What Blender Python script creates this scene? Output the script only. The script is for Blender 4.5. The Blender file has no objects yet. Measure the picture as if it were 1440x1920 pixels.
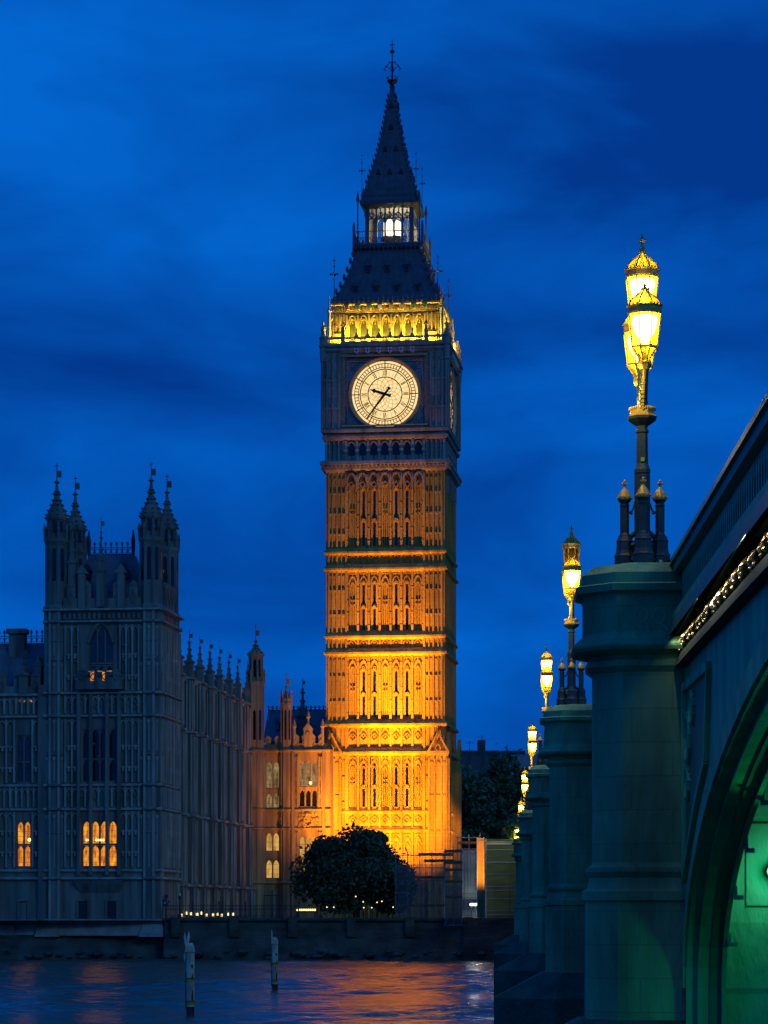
import bpy, math, random
from mathutils import Matrix, Vector
R = math.radians
random.seed(7)
sc = bpy.context.scene
col = sc.collection
HC = 4.34            # camera height above the water (water is z = 0)

# ------------------------------------------------------------------ camera
cam_d = bpy.data.cameras.new('camera'); cam = bpy.data.objects.new('camera', cam_d); col.objects.link(cam)
cam.location = (0, 0, HC); cam.rotation_euler = (R(90), 0, 0)
cam_d.sensor_fit = 'VERTICAL'; cam_d.sensor_height = 36; cam_d.sensor_width = 27
cam_d.lens = 36 * 5000 / 1920; cam_d.shift_y = 748 / 1920
cam_d.clip_start = 0.5; cam_d.clip_end = 6000
sc.camera = cam

# ------------------------------------------------------------------ world: blue hour with soft cloud bands
w = bpy.data.worlds.new('World'); sc.world = w; w.use_nodes = True
nt = w.node_tree; nt.nodes.clear()
def N(t, **k):
    n = nt.nodes.new(t)
    for a, b in k.items(): setattr(n, a, b)
    return n
wo = N('ShaderNodeOutputWorld'); bg = N('ShaderNodeBackground')
tc = N('ShaderNodeTexCoord'); mp = N('ShaderNodeMapping'); mp.inputs['Scale'].default_value = (8, 8, 19)
mp.inputs['Location'].default_value = (2.35, 1.1, 0.62)
mp.inputs['Rotation'].default_value = (0, R(9), 0)
n1 = N('ShaderNodeTexNoise'); n1.inputs['Scale'].default_value = 1.0; n1.inputs['Detail'].default_value = 7
n1.inputs['Roughness'].default_value = 0.52; n1.inputs['Distortion'].default_value = 0.4
rp = N('ShaderNodeValToRGB')
rp.color_ramp.elements[0].position = 0.22; rp.color_ramp.elements[0].color = (0.0004, 0.034, 0.235, 1)
rp.color_ramp.elements[1].position = 0.84; rp.color_ramp.elements[1].color = (0.0006, 0.118, 0.560, 1)
sky = N('ShaderNodeTexSky', sky_type='NISHITA'); sky.sun_disc = False
sky.sun_elevation = R(-3); sky.sun_rotation = R(200)
mul = N('ShaderNodeMix', data_type='RGBA', blend_type='ADD'); mul.inputs[0].default_value = 0.002
nt.links.new(tc.outputs['Generated'], mp.inputs['Vector']); nt.links.new(mp.outputs[0], n1.inputs['Vector'])
def bank(px, v, rx, rv, amt, prev):
    # one broad cloud bank: adds amt to the cloud density around a sky direction
    d = Vector(((px-720)/5000, 1, (1708-v)/5000)).normalized()
    m_ = N('ShaderNodeMapping'); m_.vector_type = 'POINT'
    sx, sz = 5000/rx, 5000/rv
    m_.inputs['Scale'].default_value = (sx, 3, sz); m_.inputs['Location'].default_value = (-d.x*sx, -d.y*3, -d.z*sz)
    g_ = N('ShaderNodeTexGradient', gradient_type='SPHERICAL'); nt.links.new(tc.outputs['Generated'], m_.inputs['Vector']); nt.links.new(m_.outputs[0], g_.inputs[0])
    s_ = N('ShaderNodeMath', operation='SMOOTHSTEP') if False else N('ShaderNodeMapRange', interpolation_type='SMOOTHSTEP'); nt.links.new(g_.outputs['Fac'], s_.inputs['Value'])
    a_ = N('ShaderNodeMath', operation='MULTIPLY_ADD'); nt.links.new(s_.outputs[0], a_.inputs[0]); a_.inputs[1].default_value = amt; nt.links.new(prev, a_.inputs[2])
    return a_.outputs[0]
ct = N('ShaderNodeMath', operation='MULTIPLY_ADD'); nt.links.new(n1.outputs['Fac'], ct.inputs[0]); ct.inputs[1].default_value = 1.2; ct.inputs[2].default_value = -.10
den = ct.outputs[0]
for b_ in ((1230, 270, 760, 270, -.30), (1420, 60, 420, 170, -.12), (230, 600, 620, 190, -.16), (120, 130, 640, 330, .20), (560, 340, 420, 170, .10), (1100, 480, 520, 160, .12), (900, 1290, 500, 140, .10), (480, 760, 520, 120, -.12), (1050, 720, 420, 130, .08)):
    den = bank(*b_, den)
nt.links.new(den, rp.inputs['Fac'])
nt.links.new(rp.outputs['Color'], mul.inputs[6]); nt.links.new(sky.outputs['Color'], mul.inputs[7])
nt.links.new(mul.outputs[2], bg.inputs['Color']); bg.inputs['Strength'].default_value = 1.12
nt.links.new(bg.outputs[0], wo.inputs['Surface'])

# ------------------------------------------------------------------ sun: almost nothing left of it, a soft even dusk glow
sd = bpy.data.lights.new('dusk_sun', 'SUN'); sd.energy = 0.19; sd.angle = R(14); sd.color = (0.34, 0.78, 1.0)
sun = bpy.data.objects.new('dusk_sun', sd); col.objects.link(sun); sun.rotation_euler = (R(64), 0, R(34)); sun.location = (0, 0, 150)

vs = sc.view_settings
vs.view_transform = 'Standard'; vs.look = 'None'; vs.exposure = 0; vs.gamma = 1
sc.cycles.use_denoising = True
sc.cycles.max_bounces = 6; sc.cycles.transparent_max_bounces = 12; sc.cycles.sample_clamp_indirect = 4
sc.cycles.caustics_reflective = False; sc.cycles.caustics_refractive = False

def lamp(name, kind, loc, target, energy, color, size=0.5, spot=90, blend=0.6, size_y=None):
    d = bpy.data.lights.new(name, kind); d.energy = energy; d.color = color
    if kind == 'SPOT': d.spot_size = R(spot); d.spot_blend = blend; d.shadow_soft_size = size
    if kind == 'POINT': d.shadow_soft_size = size
    if kind == 'AREA':
        d.shape = 'RECTANGLE'; d.size = size; d.size_y = size_y or size
    o = bpy.data.objects.new(name, d); col.objects.link(o); o.location = loc
    if target is not None:
        o.rotation_euler = (Vector(target) - Vector(loc)).to_track_quat('-Z', 'Y').to_euler()
    return o

# ------------------------------------------------------------------ materials
def mat(name, c, rough=0.7, var=0.25, scale=2.0, metal=0.0, bump=0.0, emit=None, estr=1.0, c2=None, stretch=None, brick=None):
    m = bpy.data.materials.new(name); m.use_nodes = True
    t = m.node_tree; b = t.nodes['Principled BSDF']; L = t.links
    b.inputs['Roughness'].default_value = rough; b.inputs['Metallic'].default_value = metal
    co = t.nodes.new('ShaderNodeTexCoord'); mpn = t.nodes.new('ShaderNodeMapping')
    L.new(co.outputs['Object'], mpn.inputs['Vector'])
    if stretch: mpn.inputs['Scale'].default_value = stretch
    nz = t.nodes.new('ShaderNodeTexNoise'); nz.inputs['Scale'].default_value = scale; nz.inputs['Detail'].default_value = 5
    L.new(mpn.outputs[0], nz.inputs['Vector'])
    cr = t.nodes.new('ShaderNodeValToRGB')
    lo = c2 if c2 else tuple(x * (1 - var) for x in c); hi = tuple(min(1, x * (1 + var * 0.6)) for x in c)
    cr.color_ramp.elements[0].position = 0.3; cr.color_ramp.elements[0].color = (*lo, 1)
    cr.color_ramp.elements[1].position = 0.7; cr.color_ramp.elements[1].color = (*hi, 1)
    L.new(nz.outputs['Fac'], cr.inputs['Fac'])
    last = cr.outputs['Color']
    if brick:
        bk = t.nodes.new('ShaderNodeTexBrick'); bk.inputs['Scale'].default_value = 1
        bk.inputs['Brick Width'].default_value = brick[0]; bk.inputs['Row Height'].default_value = brick[1]
        bk.inputs['Mortar Size'].default_value = brick[2]
        bk.inputs['Color1'].default_value = (1, 1, 1, 1); bk.inputs['Color2'].default_value = (.90, .90, .90, 1); bk.inputs['Mortar'].default_value = (.72, .72, .72, 1)
        sw = t.nodes.new('ShaderNodeSeparateXYZ'); cb = t.nodes.new('ShaderNodeCombineXYZ'); ad = t.nodes.new('ShaderNodeMath')
        L.new(co.outputs['Object'], sw.inputs[0]); L.new(sw.outputs[0], ad.inputs[0]); L.new(sw.outputs[1], ad.inputs[1])
        L.new(ad.outputs[0], cb.inputs[0]); L.new(sw.outputs[2], cb.inputs[1]); L.new(cb.outputs[0], bk.inputs['Vector'])
        mx = t.nodes.new('ShaderNodeMix'); mx.data_type = 'RGBA'; mx.blend_type = 'MULTIPLY'; mx.inputs[0].default_value = 1
        L.new(last, mx.inputs[6]); L.new(bk.outputs['Color'], mx.inputs[7]); last = mx.outputs[2]
    L.new(last, b.inputs['Base Color'])
    if bump:
        bp = t.nodes.new('ShaderNodeBump'); bp.inputs['Strength'].default_value = bump; bp.inputs['Distance'].default_value = 0.1
        n2 = t.nodes.new('ShaderNodeTexNoise'); n2.inputs['Scale'].default_value = scale * 6; n2.inputs['Detail'].default_value = 4
        L.new(mpn.outputs[0], n2.inputs['Vector']); L.new(n2.outputs['Fac'], bp.inputs['Height']); L.new(bp.outputs[0], b.inputs['Normal'])
    if emit:
        b.inputs['Emission Color'].default_value = (*emit, 1); b.inputs['Emission Strength'].default_value = estr
    return m

M = {}
M['stone'] = mat('honey_limestone', (.43, .325, .07), .85, .5, .9, bump=.5, stretch=(1.5, 1.5, .14), brick=(1.1, .42, .02), c2=(.27, .18, .04))
M['stone_porch'] = mat('brown_limestone', (.42, .31, .125), .85, .5, .9, bump=.5, stretch=(1.5, 1.5, .16), c2=(.22, .15, .09))
M['stone_grey'] = mat('unlit_tower_limestone', (.36, .33, .26), .85, .5, .9, bump=.5, stretch=(1.5, 1.5, .2), brick=(1.1, .42, .02))  # shaft stone greyed: weaker floodlight on the upper stages put into the colour
M['stone_worn'] = mat('grey_limestone', (.24, .225, .165), .9, .5, .8, bump=.5, stretch=(1.5, 1.5, .16), c2=(.10, .10, .078))
M['stone_relief'] = mat('pale_relief_limestone', (.46, .42, .31), .85, .4, .8, bump=.4, stretch=(1.5, 1.5, .3), c2=(.24, .22, .16))  # paler stone on ribs and courses, brighter relief put into the colour
M['plinth'] = mat('pale_plinth_stone', (.42, .37, .29), .9, .45, .5, bump=.6, brick=(1.6, .6, .02))
M['wet_wall'] = mat('algae_dark_masonry', (.085, .09, .06), .75, .7, .5, bump=.8, stretch=(1, 1, 1.6), brick=(1.5, .55, .02))
M['granite'] = mat('bridge_granite', (.15, .41, .19), .8, .52, .9, bump=.7, stretch=(1, 1, .3), brick=(1.5, .62, .012))
M['granite_low'] = mat('weedy_granite', (.06, .12, .07), .8, .5, 1.0, bump=.7)
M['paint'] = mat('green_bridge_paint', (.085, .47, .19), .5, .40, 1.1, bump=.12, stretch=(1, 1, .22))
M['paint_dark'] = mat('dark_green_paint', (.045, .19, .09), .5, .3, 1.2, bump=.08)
M['cove'] = mat('shade_black_green', (.003, .007, .004), .95, .2, 1.2); M['cove'].node_tree.nodes['Principled BSDF'].inputs['Specular IOR Level'].default_value = 0  # near-black tone stands in for shade in cove, cornice underside and parapet recesses
M['belfry_dark'] = mat('belfry_dim_interior', (.045, .05, .03), .8, .5, 1.2)  # dark olive sheet in the openings stands in for the dim interior
M['mould'] = mat('shaded_moulding_green', (.010, .045, .025), .9, .2, 1.2)  # bridge green darkened, shade below the cornice put into the colour
M['tracery'] = mat('pale_green_tracery_paint', (.16, .52, .27), .5, .2, 1.2)
M['under_stone'] = mat('pier_inner_stone', (.38, .38, .32), .85, .3, .7, bump=.8, stretch=(1, 1, .4), c2=(.17, .19, .15))
M['gold'] = mat('gilding', (.86, .66, .32), .25, .3, 9, metal=.9, bump=.2)
M['goldpaint'] = mat('gold_paint', (.62, .42, .10), .45, .3, 6, metal=.3, bump=.2)
M['iron_green'] = mat('lamp_green_paint', (.045, .075, .062), .42, .25, 3, bump=.1)
M['roof'] = mat('iron_roof_tiles', (.10, .105, .12), .55, .25, 1.4, brick=(.7, .5, .02))
M['slate'] = mat('cast_iron_roof', (.16, .165, .18), .6, .3, .8, brick=(1.1, .8, .02))
M['iron'] = mat('dark_iron', (.03, .033, .04), .5, .3, 2)
M['glass'] = mat('dark_glass', (.012, .016, .022), .12, .4, 1)
M['glass_blue'] = mat('sky_glass', (.05, .07, .10), .15, .4, 1)
M['dialblack'] = mat('dial_ironwork', (.012, .012, .014), .5, .2, 4)
M['dialgold'] = mat('dial_surround', (.50, .37, .17), .5, .25, 3, metal=.1)
M['spandrel'] = mat('clock_spandrel', (.30, .30, .30), .6, .5, 5, bump=.6)
M['white'] = mat('white_enamel', (.75, .75, .75), .5, .1, 3)
M['red'] = mat('red_enamel', (.45, .03, .06), .5, .1, 3)
M['green'] = mat('green_enamel', (.05, .25, .06), .5, .1, 3)
M['tread'] = mat('wet_timber', (.05, .045, .035), .7, .4, 3)
M['palepost'] = mat('pale_post_paint', (.78, .70, .46), .6, .45, 1.6, stretch=(2, 2, .7), c2=(.26, .26, .20))
M['yellow'] = mat('yellow_band', (.62, .43, .02), .5, .2, 3)
M['rust'] = mat('rusty_steel', (.16, .08, .03), .8, .4, 4)
M['bark'] = mat('bark', (.07, .055, .04), .9, .3, 4, bump=.5)
M['leaf'] = mat('plane_leaf', (.05, .115, .045), .6, .5, .9)
M['leaf_far'] = mat('dark_leaf', (.07, .16, .06), .7, .5, .6)
M['ground'] = mat('ground_dusk', (.06, .065, .05), .95, .4, .2)
M['asphalt'] = mat('asphalt', (.05, .05, .05), .9, .2, 1)
M['farstone'] = mat('far_stone', (.11, .115, .12), .9, .4, .2, brick=(2.2, 3.2, .35))
M['tube'] = mat('scaffold_tube', (.30, .32, .34), .45, .2, 3, metal=.5)
M['board'] = mat('scaffold_board', (.10, .085, .06), .85, .3, 2)
M['sheet'] = mat('ribbed_sheeting', (.30, .33, .34), .5, .3, 1.2, stretch=(4, 4, .3))
M['screen'] = mat('olive_screen', (.10, .145, .045), .7, .30, .8, stretch=(.5, .5, 3), c2=(.06, .09, .04))
M['paleboard'] = mat('pale_board', (.5, .34, .10), .8, .3, 1)
M['label'] = mat('pale_label', (.75, .70, .45), .6, .1, 5)
M['sticker'] = mat('yellow_green_sticker', (.33, .60, .02), .5, .1, 5)

def emat(name, c, s): return mat(name, (.02, .02, .02), .6, .1, 3, emit=c, estr=s)
M['bulb'] = emat('lantern_mantle', (1, .80, .26), 42)
M['worklight'] = emat('worklight_lens', (.92, 1, .95), 7)
M['warmbulb'] = emat('warm_bulb', (1, .70, .25), 2.2)
M['stripbulb'] = emat('ground_light_lens', (1, .78, .32), 1.6)
M['blueled'] = emat('blue_led', (.05, .15, 1), 3)
M['greenlamp'] = emat('green_lamp_lens', (.35, 1, .85), 26)
M['beacon'] = emat('beacon_drum', (1, .93, .66), 1.5)
M['striplight'] = emat('added_cornice_glow', (1, .85, .55), 6)  # unused glow colour for the added cornice light

def dial_mat():
    m = bpy.data.materials.new('opal_dial'); m.use_nodes = True; t = m.node_tree; b = t.nodes['Principled BSDF']; L = t.links
    b.inputs['Base Color'].default_value = (.3, .28, .2, 1)
    co = t.nodes.new('ShaderNodeTexCoord'); vo = t.nodes.new('ShaderNodeTexVoronoi'); vo.inputs['Scale'].default_value = 2.6
    L.new(co.outputs['Object'], vo.inputs['Vector'])
    cr = t.nodes.new('ShaderNodeValToRGB'); cr.color_ramp.elements[0].color = (1, .79, .35, 1); cr.color_ramp.elements[1].color = (1, .60, .19, 1)
    L.new(vo.outputs['Distance'], cr.inputs['Fac']); L.new(cr.outputs['Color'], b.inputs['Emission Color']); b.inputs['Emission Strength'].default_value = 1.12
    return m
M['dial'] = dial_mat()

def window_mat(name, hot, cold, strength):
    """A lit room seen through leaded glass: warm emission that varies over the pane."""
    m = bpy.data.materials.new(name); m.use_nodes = True; t = m.node_tree; b = t.nodes['Principled BSDF']; L = t.links
    b.inputs['Base Color'].default_value = (.05, .03, .02, 1); b.inputs['Roughness'].default_value = .3
    co = t.nodes.new('ShaderNodeTexCoord'); mpn = t.nodes.new('ShaderNodeMapping'); mpn.inputs['Scale'].default_value = (3.4, 3.4, .8)
    L.new(co.outputs['Object'], mpn.inputs['Vector'])
    nz = t.nodes.new('ShaderNodeTexNoise'); nz.inputs['Scale'].default_value = 1.3; nz.inputs['Detail'].default_value = 3
    L.new(mpn.outputs[0], nz.inputs['Vector'])
    cr = t.nodes.new('ShaderNodeValToRGB'); cr.color_ramp.elements[0].position = .36; cr.color_ramp.elements[0].color = (*cold, 1)
    cr.color_ramp.elements[1].position = .64; cr.color_ramp.elements[1].color = (*hot, 1)
    L.new(nz.outputs['Fac'], cr.inputs['Fac']); L.new(cr.outputs['Color'], b.inputs['Emission Color']); b.inputs['Emission Strength'].default_value = strength
    return m
M['lit'] = window_mat('lit_room_window', (1, .40, .012), (.42, .07, .003), 1.05)
M['lit_porch'] = window_mat('lit_porch_window', (.95, .55, .12), (.5, .25, .05), .75)
M['lit_dim'] = window_mat('dim_porch_window', (.50, .36, .14), (.12, .09, .04), .6)

def pane_mat(name, tint, fac, tr):
    m = bpy.data.materials.new(name); m.use_nodes = True; t = m.node_tree; t.nodes.clear(); L = t.links
    o = t.nodes.new('ShaderNodeOutputMaterial'); a = t.nodes.new('ShaderNodeBsdfTransparent'); b = t.nodes.new('ShaderNodeBsdfTranslucent'); x = t.nodes.new('ShaderNodeMixShader')
    nz = t.nodes.new('ShaderNodeTexNoise'); nz.inputs['Scale'].default_value = 5
    mr = t.nodes.new('ShaderNodeMapRange'); mr.inputs['To Min'].default_value = fac - .1; mr.inputs['To Max'].default_value = fac + .1
    L.new(nz.outputs['Fac'], mr.inputs['Value']); L.new(mr.outputs[0], x.inputs['Fac'])
    a.inputs['Color'].default_value = (*tr, 1); b.inputs['Color'].default_value = (*tint, 1)
    L.new(a.outputs[0], x.inputs[1]); L.new(b.outputs[0], x.inputs[2]); L.new(x.outputs[0], o.inputs['Surface'])
    return m
M['lampglass'] = pane_mat('yellow_lantern_glass', (1, .72, .02), .30, (1, .88, .34))
M['domeglass'] = pane_mat('smoked_dome_glass', (.75, .52, .01), .15, (.75, .66, .25))
M['net'] = pane_mat('debris_netting', (.22, .25, .27), .55, (.85, .9, .95))
def net_mat(name, c, fac):
    m = bpy.data.materials.new(name); m.use_nodes = True; t = m.node_tree; t.nodes.clear(); L = t.links
    o = t.nodes.new('ShaderNodeOutputMaterial'); a = t.nodes.new('ShaderNodeBsdfTransparent'); b = t.nodes.new('ShaderNodeBsdfDiffuse'); x = t.nodes.new('ShaderNodeMixShader')
    co = t.nodes.new('ShaderNodeTexCoord'); nz = t.nodes.new('ShaderNodeTexNoise'); nz.inputs['Scale'].default_value = .7; nz.inputs['Detail'].default_value = 4
    L.new(co.outputs['Object'], nz.inputs['Vector'])
    mr = t.nodes.new('ShaderNodeMapRange'); mr.inputs['To Min'].default_value = fac - .2; mr.inputs['To Max'].default_value = fac + .2
    L.new(nz.outputs['Fac'], mr.inputs['Value']); L.new(mr.outputs[0], x.inputs['Fac'])
    b.inputs['Color'].default_value = (*c, 1)
    L.new(a.outputs[0], x.inputs[1]); L.new(b.outputs[0], x.inputs[2]); L.new(x.outputs[0], o.inputs['Surface'])
    return m
M['net'] = net_mat('debris_netting', (.10, .15, .19), .42)

def water_mat():
    m = bpy.data.materials.new('river_water'); m.use_nodes = True; t = m.node_tree; b = t.nodes['Principled BSDF']; L = t.links
    b.inputs['Base Color'].default_value = (.026, .105, .080, 1); b.inputs['Roughness'].default_value = .17; b.inputs['IOR'].default_value = 1.33
    co = t.nodes.new('ShaderNodeTexCoord')
    def layer(sx, sy, sc_, dist, strength, prev):
        mpn = t.nodes.new('ShaderNodeMapping'); mpn.inputs['Scale'].default_value = (sx, sy, 1); mpn.inputs['Rotation'].default_value = (0, 0, R(8))
        L.new(co.outputs['Object'], mpn.inputs['Vector'])
        nz = t.nodes.new('ShaderNodeTexNoise'); nz.inputs['Scale'].default_value = sc_; nz.inputs['Detail'].default_value = 4; nz.inputs['Roughness'].default_value = .55; nz.inputs['Distortion'].default_value = .6
        L.new(mpn.outputs[0], nz.inputs['Vector'])
        bp = t.nodes.new('ShaderNodeBump'); bp.inputs['Strength'].default_value = strength; bp.inputs['Distance'].default_value = dist
        L.new(nz.outputs['Fac'], bp.inputs['Height'])
        if prev: L.new(prev, bp.inputs['Normal'])
        return bp.outputs[0]
    a = layer(.5, 1.5, 1.2, .12, 1, None)
    L.new(a, b.inputs['Normal']); b.inputs['IOR'].default_value = 1.45
    return m
M['water'] = water_mat()

# ------------------------------------------------------------------ mesh builder
class MB:
    def __init__(s): s.v = []; s.f = []; s.T = None; s.flip = False; s.mi = []; s.cur = 0
    def to(s, T): s.T = T; s.flip = T is not None and T.to_3x3().determinant() < 0; return s
    def add(s, vs, fs):
        n = len(s.v)
        s.v += [tuple(s.T @ Vector(p)) for p in vs] if s.T is not None else [tuple(p) for p in vs]
        for f in fs:
            g = [n + i for i in f]
            s.f.append(g[::-1] if s.flip else g); s.mi.append(s.cur)
    def box(s, x0, x1, y0, y1, z0, z1):
        s.add([(x0,y0,z0),(x1,y0,z0),(x1,y1,z0),(x0,y1,z0),(x0,y0,z1),(x1,y0,z1),(x1,y1,z1),(x0,y1,z1)],
              [(3,2,1,0),(4,5,6,7),(0,1,5,4),(1,2,6,5),(2,3,7,6),(3,0,4,7)])
    def loft(s, rings, caps=True):
        n = len(rings[0]); vs = [p for r in rings for p in r]; fs = []
        for i in range(len(rings) - 1):
            for j in range(n):
                k = (j + 1) % n
                fs.append((i*n+j, i*n+k, (i+1)*n+k, (i+1)*n+j))
        if caps:
            fs.append(tuple(range(n))[::-1]); fs.append(tuple((len(rings)-1)*n + j for j in range(n)))
        s.add(vs, fs)
    def lathe(s, prof, n=8, cx=0, cy=0, rot=None, caps=True):
        a0 = math.pi / n if rot is None else rot
        s.loft([[(cx + r*math.cos(a0 + 2*math.pi*j/n), cy + r*math.sin(a0 + 2*math.pi*j/n), z) for j in range(n)] for r, z in prof], caps)
    def sq(s, prof, cx=0, cy=0):
        s.loft([[(cx-r,cy-r,z),(cx+r,cy-r,z),(cx+r,cy+r,z),(cx-r,cy+r,z)] for r, z in prof])
    def tube(s, p, q, r0, r1=None, n=6):
        r1 = r0 if r1 is None else r1
        p = Vector(p); q = Vector(q); d = q - p
        if d.length < 1e-6: return
        d.normalize(); a = d.orthogonal().normalized(); b = d.cross(a)
        s.loft([[tuple(c + (a*math.cos(2*math.pi*j/n) + b*math.sin(2*math.pi*j/n))*r) for j in range(n)] for c, r in ((p, r0), (q, r1))])
    def path(s, pts, r, n=6):
        for i in range(len(pts) - 1): s.tube(pts[i], pts[i+1], r, n=n)
    def prism(s, poly, y0, y1):
        """poly of (x, z) pushed from y0 to y1"""
        n = len(poly)
        s.add([(x, y0, z) for x, z in poly] + [(x, y1, z) for x, z in poly],
              [tuple(range(n)), tuple(range(2*n-1, n-1, -1))] + [(j, n+j, n+(j+1) % n, (j+1) % n) for j in range(n)])
    def rib(s, pts, wd, y0, y1):
        """flat band of width wd along (x, z) points, from depth y0 to y1"""
        for (x0, z0), (x1, z1) in zip(pts, pts[1:]):
            dx, dz = x1-x0, z1-z0; l = math.hypot(dx, dz) or 1; nx, nz = -dz/l*wd/2, dx/l*wd/2
            s.prism([(x0-nx, z0-nz), (x1-nx, z1-nz), (x1+nx, z1+nz), (x0+nx, z0+nz)], y0, y1)
    def ball(s, c, r, n=8, sz=1.0):
        m_ = max(4, n // 2)
        s.loft([[(c[0] + r*math.sin(math.pi*i/m_)*math.cos(2*math.pi*j/n), c[1] + r*math.sin(math.pi*i/m_)*math.sin(2*math.pi*j/n), c[2] - r*sz*math.cos(math.pi*i/m_)) for j in range(n)]
                for i in [.12] + list(range(1, m_)) + [m_-.12]])
    def build(s, name, mats, parent=None, smooth=False, dz=0.0):
        me = bpy.data.meshes.new(name)
        vs = [(x, y, z - dz) for x, y, z in s.v] if dz else s.v
        me.from_pydata(vs, [], s.f); 
        for m in (mats if isinstance(mats, (list, tuple)) else [mats]): me.materials.append(m)
        if any(s.mi): me.polygons.foreach_set('material_index', s.mi)
        if smooth: me.polygons.foreach_set('use_smooth', [True]*len(me.polygons))
        me.update()
        o = bpy.data.objects.new(name, me); col.objects.link(o)
        if parent is not None: o.parent = parent
        return o

def arch(u0, u1, z, rise, n=6):
    """pointed arch points from (u0,z) over the apex to (u1,z)"""
    c = (u0+u1)/2; h = (u1-u0)/2; L_ = []
    for i in range(n+1):
        t = i/n; L_.append((u0 + h*t, z + rise*math.sin(t*math.pi/2)**.75 if t else z))
    return L_ + [(2*c - x, zz) for x, zz in L_[-2::-1]]

def tag(o, label=None, cat=None, group=None, kind=None):
    if label: o['label'] = label
    if cat: o['category'] = cat
    if group: o['group'] = group
    if kind: o['kind'] = kind
    return o
def thing(name, label, cat, loc, rz=0.0, group=None):
    o = bpy.data.objects.new(name, None); col.objects.link(o); o.location = loc; o.rotation_euler = (0, 0, rz)
    o.empty_display_size = .5
    return tag(o, label, cat, group)
def P(px, v, Y):
    """world point on depth Y behind photo pixel (px, v)"""
    return Vector(((px-720)*Y/5000, Y, HC + (1708-v)*Y/5000))
def crockets(mb, cx, cy, prof, n, size, rot=None, step=1):
    a0 = math.pi/n if rot is None else rot
    for r, z in prof[::step]:
        for j in range(n):
            a = a0 + 2*math.pi*j/n
            x, y = cx + (r+size*.3)*math.cos(a), cy + (r+size*.3)*math.sin(a)
            mb.lathe([(size*.35, z-size*.5), (size*.75, z+size*.1), (size*.2, z+size*.6)], 4, x, y)

# ------------------------------------------------------------------ ground and river
def water():
    mb = MB()
    x0, x1, y0, y1 = -48.0, 46.0, 88.0, 237.0; nx, ny = 170, 620
    rnd = random.Random(21); W = []
    for i in range(40):
        lam = .9*(4.2/.9)**rnd.random(); an = rnd.gauss(R(80), R(26)); A = lam*.0042*rnd.uniform(.6, 1.3)
        W.append((2*math.pi/lam*math.cos(an), 2*math.pi/lam*math.sin(an), A, rnd.uniform(0, 6.28)))
    def hgt(x, y):
        q = 1 + .55*math.sin(x*.11+y*.05+1)*math.sin(y*.13-x*.04) + .3*math.sin(x*.31-y*.21)
        e = min(1, (x-x0)/4, (x1-x)/4, (y-y0)/4, (y1-y)/2+.15)
        return e*q*sum(a_*math.sin(kx*x+ky*y+ph) for kx, ky, a_, ph in W)
    vs_ = [(x0+(x1-x0)*i/nx, y0+(y1-y0)*j/ny, 0) for j in range(ny+1) for i in range(nx+1)]
    vs_ = [(x, y, hgt(x, y)) for x, y, _ in vs_]
    mb.add(vs_, [(j*(nx+1)+i, j*(nx+1)+i+1, (j+1)*(nx+1)+i+1, (j+1)*(nx+1)+i) for j in range(ny) for i in range(nx)])
    for a, b, c, d in ((-1500, x0, -300, 237.5), (x1, 1500, -300, 237.5), (x0, x1, -300, y0)): mb.add([(a, c, 0), (b, c, 0), (b, d, 0), (a, d, 0)], [(0,1,2,3)])
    tag(mb.build('river', M['water'], smooth=True), 'dark blue tidal river with long ripples', 'river', kind='structure')
    mb = MB(); mb.add([(-1500, 237, 0), (1500, 237, 0), (1500, 5000, 0), (-1500, 5000, 0)], [(0,1,2,3)])
    o = mb.build('ground', M['ground']); o.location = (0, 0, HC - .85); tag(o, 'dark ground of the far bank', 'ground', kind='structure')
water()

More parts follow.
